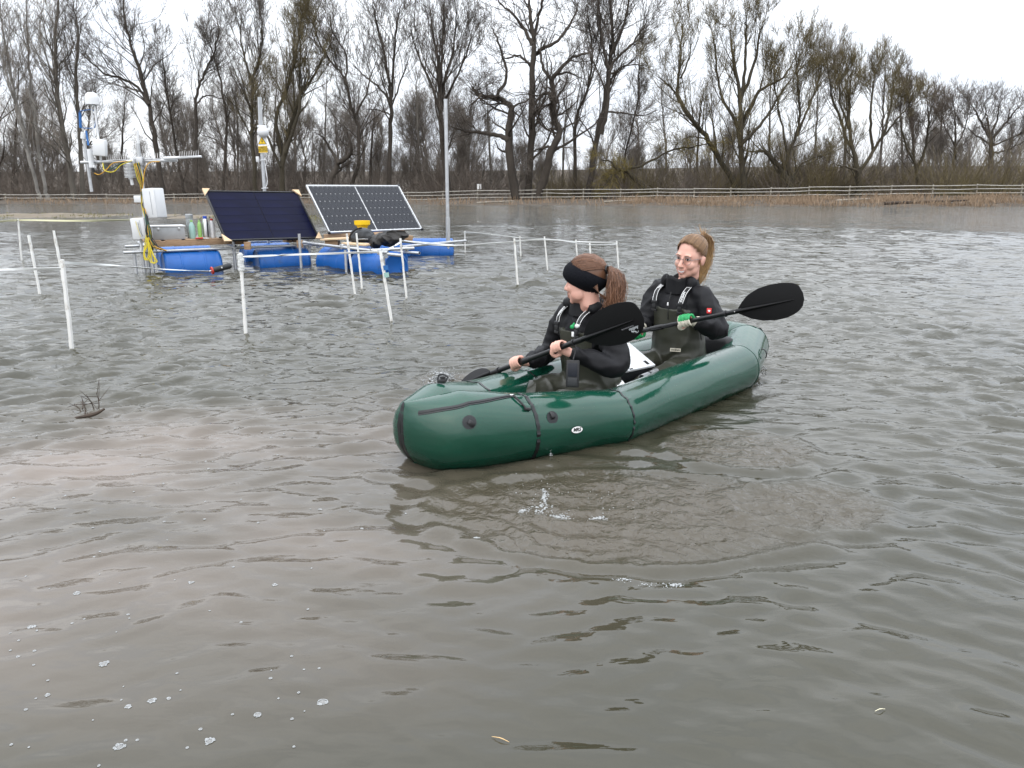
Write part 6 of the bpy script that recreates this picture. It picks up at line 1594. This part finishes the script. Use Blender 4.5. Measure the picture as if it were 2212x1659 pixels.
# tape wrapped on stake 5, tied to the raft's float handle
w5 = MB()
for k in range(7): c_ = up_(5, .80 + .028 * k); w5.lathe([(.026, -.012), (.030, 0), (.027, .014)], 8, c_ + np.array([.004 * math.sin(k * 2), 0, 0]), (.06 * math.sin(k), .1 * math.cos(k * 3), 1))
tag(w5.build('tape_wrap', M_tapew, None, smooth=60, origin=up_(5, .8)), 'crumpled white tape wound round the top of a stake', 'tape')
hb = at(452, 586, 11.9); hd = unit(at(497, 574, 12.1) - hb)
hnd = thing('float_handle', hb, 'black cylindrical handle with red end ring tied to the left raft', 'handle')
MB().tube([hb + hd * .04, hb + hd * .06, hb + hd * .32, hb + hd * .35], [.02, .040, .045, .03], 14).build('grip', M_patch, hnd); MB().tube([hb + hd * .035, hb + hd * .055], .058, 14).build('red_ring', M_redp, hnd); MB().tube([hb, hb + hd * .04], .010, 8).build('shaft', M_steel, hnd); MB().box(hb + hd * .20 + np.array([0, -.043, .01]), (.05, .004, .02)).build('maker_label', M_plastic, hnd)
sx = at(834.5, 584, ST[8][1][1]); stc = thing('sticker', sx, 'small blue and green sticker on a white stake', 'sticker')
MB().box(sx + np.array([.0, -.028, .03]), (.05, .003, .05), np.array(Matrix.Rotation(R(-7), 3, 'Y'))).build('blue_part', M_bluep, stc); MB().box(sx + np.array([.006, -.028, -.045]), (.05, .003, .05), np.array(Matrix.Rotation(R(-7), 3, 'Y'))).build('green_part', M_teal, stc)

# ================================================================ SMALL THINGS
# --- in the packraft
NLc, NRc, FRc = at(1330, 803, 4.66), at(1402, 788, 4.84), at(1374, 739, 5.08)
FLc = NLc + FRc - NRc; exc, eyc = unit(NRc - NLc), unit(FRc - NRc); nc = unit(np.cross(exc, eyc)); cc_ = (NLc + FRc) / 2; wc_, dc_ = np.linalg.norm(NRc - NLc), np.linalg.norm(FRc - NRc)
Mc = np.column_stack([exc, np.cross(nc, exc), nc])
case = thing('equipment_case', cc_ - nc * .16, 'white lidded equipment case lying between the two paddlers', 'case')
MB().box(cc_ - nc * .010, (wc_, dc_, .018), Mc, bev=.004).build('lid', M_plastic, case)
MB().box(cc_ - nc * .085, (wc_ * .96, dc_ * .95, .13), Mc, bev=.006).build('case_body', M_patch, case)
MB().box(NRc - exc * .01 - nc * .02 + eyc * .03, (.035, .05, .04), Mc, bev=.006).build('hinge', M_black, case)
MB().box(NLc * .55 + NRc * .45 - eyc * .003 - nc * .012, (.03, .010, .030), Mc, bev=.003).build('latch', M_black, case)
ta, tb = at(1386, 816, 4.55), at(1420, 802, 4.85)
tub = thing('metal_tube', ta, 'short grey metal tube lying beside the white case in the boat', 'tube')
MB().pipe(ta, tb, .020, .003).build('tube', M_galv, tub); MB().tube([ta * .6 + tb * .4, ta * .55 + tb * .45], .023, 12).build('clip', M_black, tub)
sh0 = at(1336, 822, 4.45); shp = thing('paper_sheet', sh0, 'white printed sheet tucked beside the front paddler', 'paper')
MB().plate([at(1332, 836, 4.40), at(1352, 832, 4.46), at(1345, 823, 4.56), at(1334, 815, 4.58)], .003).build('sheet', M_white, shp, smooth=None)
# --- phone pouch on a lanyard
pc = at(1237, 807, 4.10); pn = unit(camv - pc + np.array([-.4, 0, -.3])); px_ = unit(np.cross([0, 0, 1], pn)); pu = np.cross(pn, px_); Mp = np.column_stack([px_, pu, pn])
pou = thing('phone_pouch', pc, 'black waterproof phone pouch hanging before the front paddler', 'pouch')
MB().box(pc, (.072, .150, .014), Mp, bev=.006).build('pouch', M_black, pou)
MB().box(pc + pu * .020 + pn * .007, (.052, .075, .004), Mp, bev=.002).build('screen_window', M_cell, pou); MB().box(pc - pu * .045 + pn * .007, (.052, .045, .004), Mp, bev=.002).build('card_window', M_patch, pou)
MB().tube(smooth_path([pc + pu * .075, at(1243, 755, 4.14), at(1240, 725, 4.16), at(1252, 690, 4.22)], 16), .004, 6).build('lanyard', M_black, pou); MB().box(at(1237, 722, 4.145), (.012, .010, .026), bev=.002).build('lanyard_tag', M_white, pou)
wh = at(1236, 706, 4.17); wst = thing('whistle', wh, 'small green whistle clipped at the bib of the front paddler', 'whistle')
MB().ball(wh, (.012, .010, .012), 12, 8).build('chamber', M_glove, wst, smooth=180); MB().tube([wh, wh + np.array([.012, 0, .022])], [.007, .005], 8).build('mouthpiece', M_glove, wst); MB().ball(wh + np.array([.026, 0, .004]), (.014, .010, .012), 12, 8).build('white_tag', M_plastic, wst, smooth=180)

# --- drowned branch and drifting straws
M_deadtwig = bark('wet_dead_twig', (.030, .022, .017), (.07, .052, .04), 6)
db = gr(200, 893); br = thing('drowned_branch', db, 'dark drowned branch with thin twigs poking out of the water at the left', 'branch')
MB().tube(smooth_path([gr(160, 903, -.01), gr(185, 899, .01), gr(208, 893, .025), gr(226, 883, .05)], 14), np.interp(np.linspace(0, 1, 14), [0, .5, 1], [.006, .014, .006]), 7).build('limb', M_deadtwig, br)
rt = np.random.default_rng(8)
for u0, v0, u1, v1, sp_ in ((213, 889, 208, 848, 5), (205, 892, 186, 852, 4), (184, 898, 176, 858, 3), (176, 893, 160, 872, 3), (178, 884, 174, 866, 2)):
    y = gr(u0, v0)[1]; P = smooth_path([at(u0, v0, y), at((u0 + u1) / 2 + 3, (v0 + v1) / 2, y + .03), at(u1, v1, y + .05)], 10); m = MB(); m.tube(P, np.linspace(.0045, .0015, 10), 5)
    for k in range(sp_): i_ = rt.integers(3, 9); e = rt.normal(0, .05, 3) + np.array([0, 0, .04]); m.tube([P[i_], P[i_] + e * .6, P[i_] + e], [.0022, .0018, .0008], 4)
    m.build('twig', M_deadtwig, br)
M_straw = mat('straw', (.62, .42, .20), .6); M_strawp = mat('pale_straw', (.62, .58, .42), .6)
for (u0, v0, u1, v1, mm, lab) in ((1062, 1591, 1101, 1603, M_straw, 'orange straw drifting near the bottom of the photo'), (1889, 1541, 1912, 1537, M_strawp, 'pale straw drifting at the lower right')):
    a, b = gr(u0, v0), gr(u1, v1); a[2] = wz(a[0], a[1]) + .003; b[2] = wz(b[0], b[1]) + .003; m_ = (a + b) / 2 + np.array([0, 0, .004])
    o = MB().tube(smooth_path([a, m_, b], 8), [.0005, .0008, .0010, .0012, .0012, .0010, .0008, .0004], 6).build('straw', mm, None, origin=a); tag(o, lab, 'straw')
# --- foam bubbles, splash
M_foam = mat('foam', (.31, .32, .32), .35, spec=.6)
M_film = mat('bubble_film', (.55, .56, .56), .06, spec=.8, alpha=.30)
rf = np.random.default_rng(14)
fm = MB(); bf = MB()
def ringlet(x, y, r, q):
    z = wz(x, y) + .0012; t = np.linspace(0, 2 * np.pi, 13); w = rf.uniform(.75, 1.3); a0 = rf.uniform(0, 3)
    P = np.stack([x + r * np.cos(t) * w, y + r * np.sin(t), np.full(13, z) + .0], -1); fm.tube(P, np.clip(r * q * (1 + .5 * np.sin(3 * t + a0)), .0008, .006), 5, cap=False)
    bf.ball((x, y, z - r * .25), (r * w * .95, r * .95, r * .62), 10, 6)
for _ in range(70):
    u, v = rf.uniform(20, 760), 1659 - rf.beta(1.3, 1.6) * 560
    if u > 560 and v < 1350 and rf.uniform() < .6: continue
    p = gr(u, v); big = rf.uniform() < .25
    if big:
        r = rf.uniform(.005, .011); ringlet(p[0], p[1], r, .11)
        for k in range(rf.integers(3, 8)): a = rf.uniform(0, 6.28); ringlet(p[0] + math.cos(a) * r * 1.15, p[1] + math.sin(a) * r * 1.15, r * rf.uniform(.18, .4), .35)
    else: ringlet(p[0], p[1], rf.uniform(.0015, .0042), .22)
for _ in range(34):
    p = gr(rf.uniform(0, 900), rf.uniform(900, 1150)); ringlet(p[0], p[1], rf.uniform(.002, .005), .3)
tag(fm.build('foam_rings', M_foam, None, smooth=60), 'scattered white foam rings floating on the lower left water', kind='stuff')
tag(bf.build('bubbles', M_film, None, smooth=180), 'clear bubbles inside the floating foam rings', kind='stuff')
sf = MB()
def froth(u, v, du, dv, n, rm, up=0.0):
    for _ in range(n):
        a, b = rf.normal(0, 1), rf.normal(0, 1)
        p = gr(u + a * du, v + b * dv); r = rm * rf.uniform(.35, 1.2) * math.exp(-.25 * (a * a + b * b))
        z = wz(p[0], p[1]) + r * .3 + (abs(rf.normal(0, up)) if up else 0); sf.ball((p[0], p[1], z), (r * rf.uniform(.8, 1.5), r, r * .75), 6, 4)
for a in ((1176, 1072, 5, 10, 80, .0055), (1168, 1098, 18, 9, 80, .0048), (1208, 1116, 16, 4, 90, .0045), (1292, 1118, 12, 3, 90, .0046), (1128, 1103, 6, 3, 40, .005), (1030, 1167, 4, 2, 16, .005), (1350, 1255, 14, 3, 26, .0042), (1455, 1266, 14, 4, 40, .005), (1405, 1262, 22, 4, 22, .0036), (1140, 1060, 60, 25, 50, .003), (1300, 1090, 90, 25, 60, .0028)): froth(*a)
for a in ((950, 818, 13, 6, 200, .009, .022), (968, 823, 9, 4, 110, .008, .018), (932, 826, 15, 5, 100, .007, .010), (985, 815, 10, 6, 40, .005, .03)): froth(*a)
for a in ((1190, 990, 2, 1, 14, .004, .02), (1640, 832, 6, 4, 40, .006, .004), (1650, 800, 5, 6, 30, .006, .004)): froth(*a)
tag(sf.build('froth', M_foam, None, smooth=60), 'white froth and splashes stirred up by the paddles', kind='stuff')
# --- logs and a marker on the far bank
for i, (x, dy, ln, r, ang, lab) in enumerate(((-1.5, 4.5, 3.4, .10, 4, 'pale fallen branch on the bank below the three thick trunks'), (9.5, 5.0, 2.6, .09, -6, 'fallen branch on the bank left of the front paddler'), (17, 4.2, 3.0, .08, 8, 'thin fallen branch on the bank above the back paddler'), (33, 2.2, 6.5, .13, -1, 'long dark log at the waterline on the right'), (29.5, 7, 3.0, .12, 3, 'pale log lying below the fence on the right'))):
    y = float(shoreY(x)) + dy; z = float(bank_z(np.array(x), np.array(y))) + r * .7; d = np.array([math.cos(R(ang)), math.sin(R(ang)), .02])
    o = MB().tube(smooth_path([np.array([x, y, z]) - d * ln / 2, np.array([x, y, z + .06]), np.array([x, y, z]) + d * ln / 2 + [0, 0, .1]], 9), np.linspace(r, r * .5, 9), 8).build('fallen_log', M_deadtwig if 'dark' in lab else M_post, None, origin=(x, y, z)); tag(o, lab, 'log', 'fallen wood on the far bank')
mk = at(1035, 403, 86.0); mz = float(bank_z(np.array(mk[0]), np.array(86.0))); mkt = thing('marker_sign', [mk[0], 86, mz], 'tiny white notice standing behind the fence right of the tall pole', 'sign')
MB().box(mk, (.45, .03, .55)).build('notice', M_white, mkt); MB().tube([[mk[0], 86.04, mz - .2], [mk[0], 86.04, mk[2]]], .04, 6).build('post', M_post, mkt)
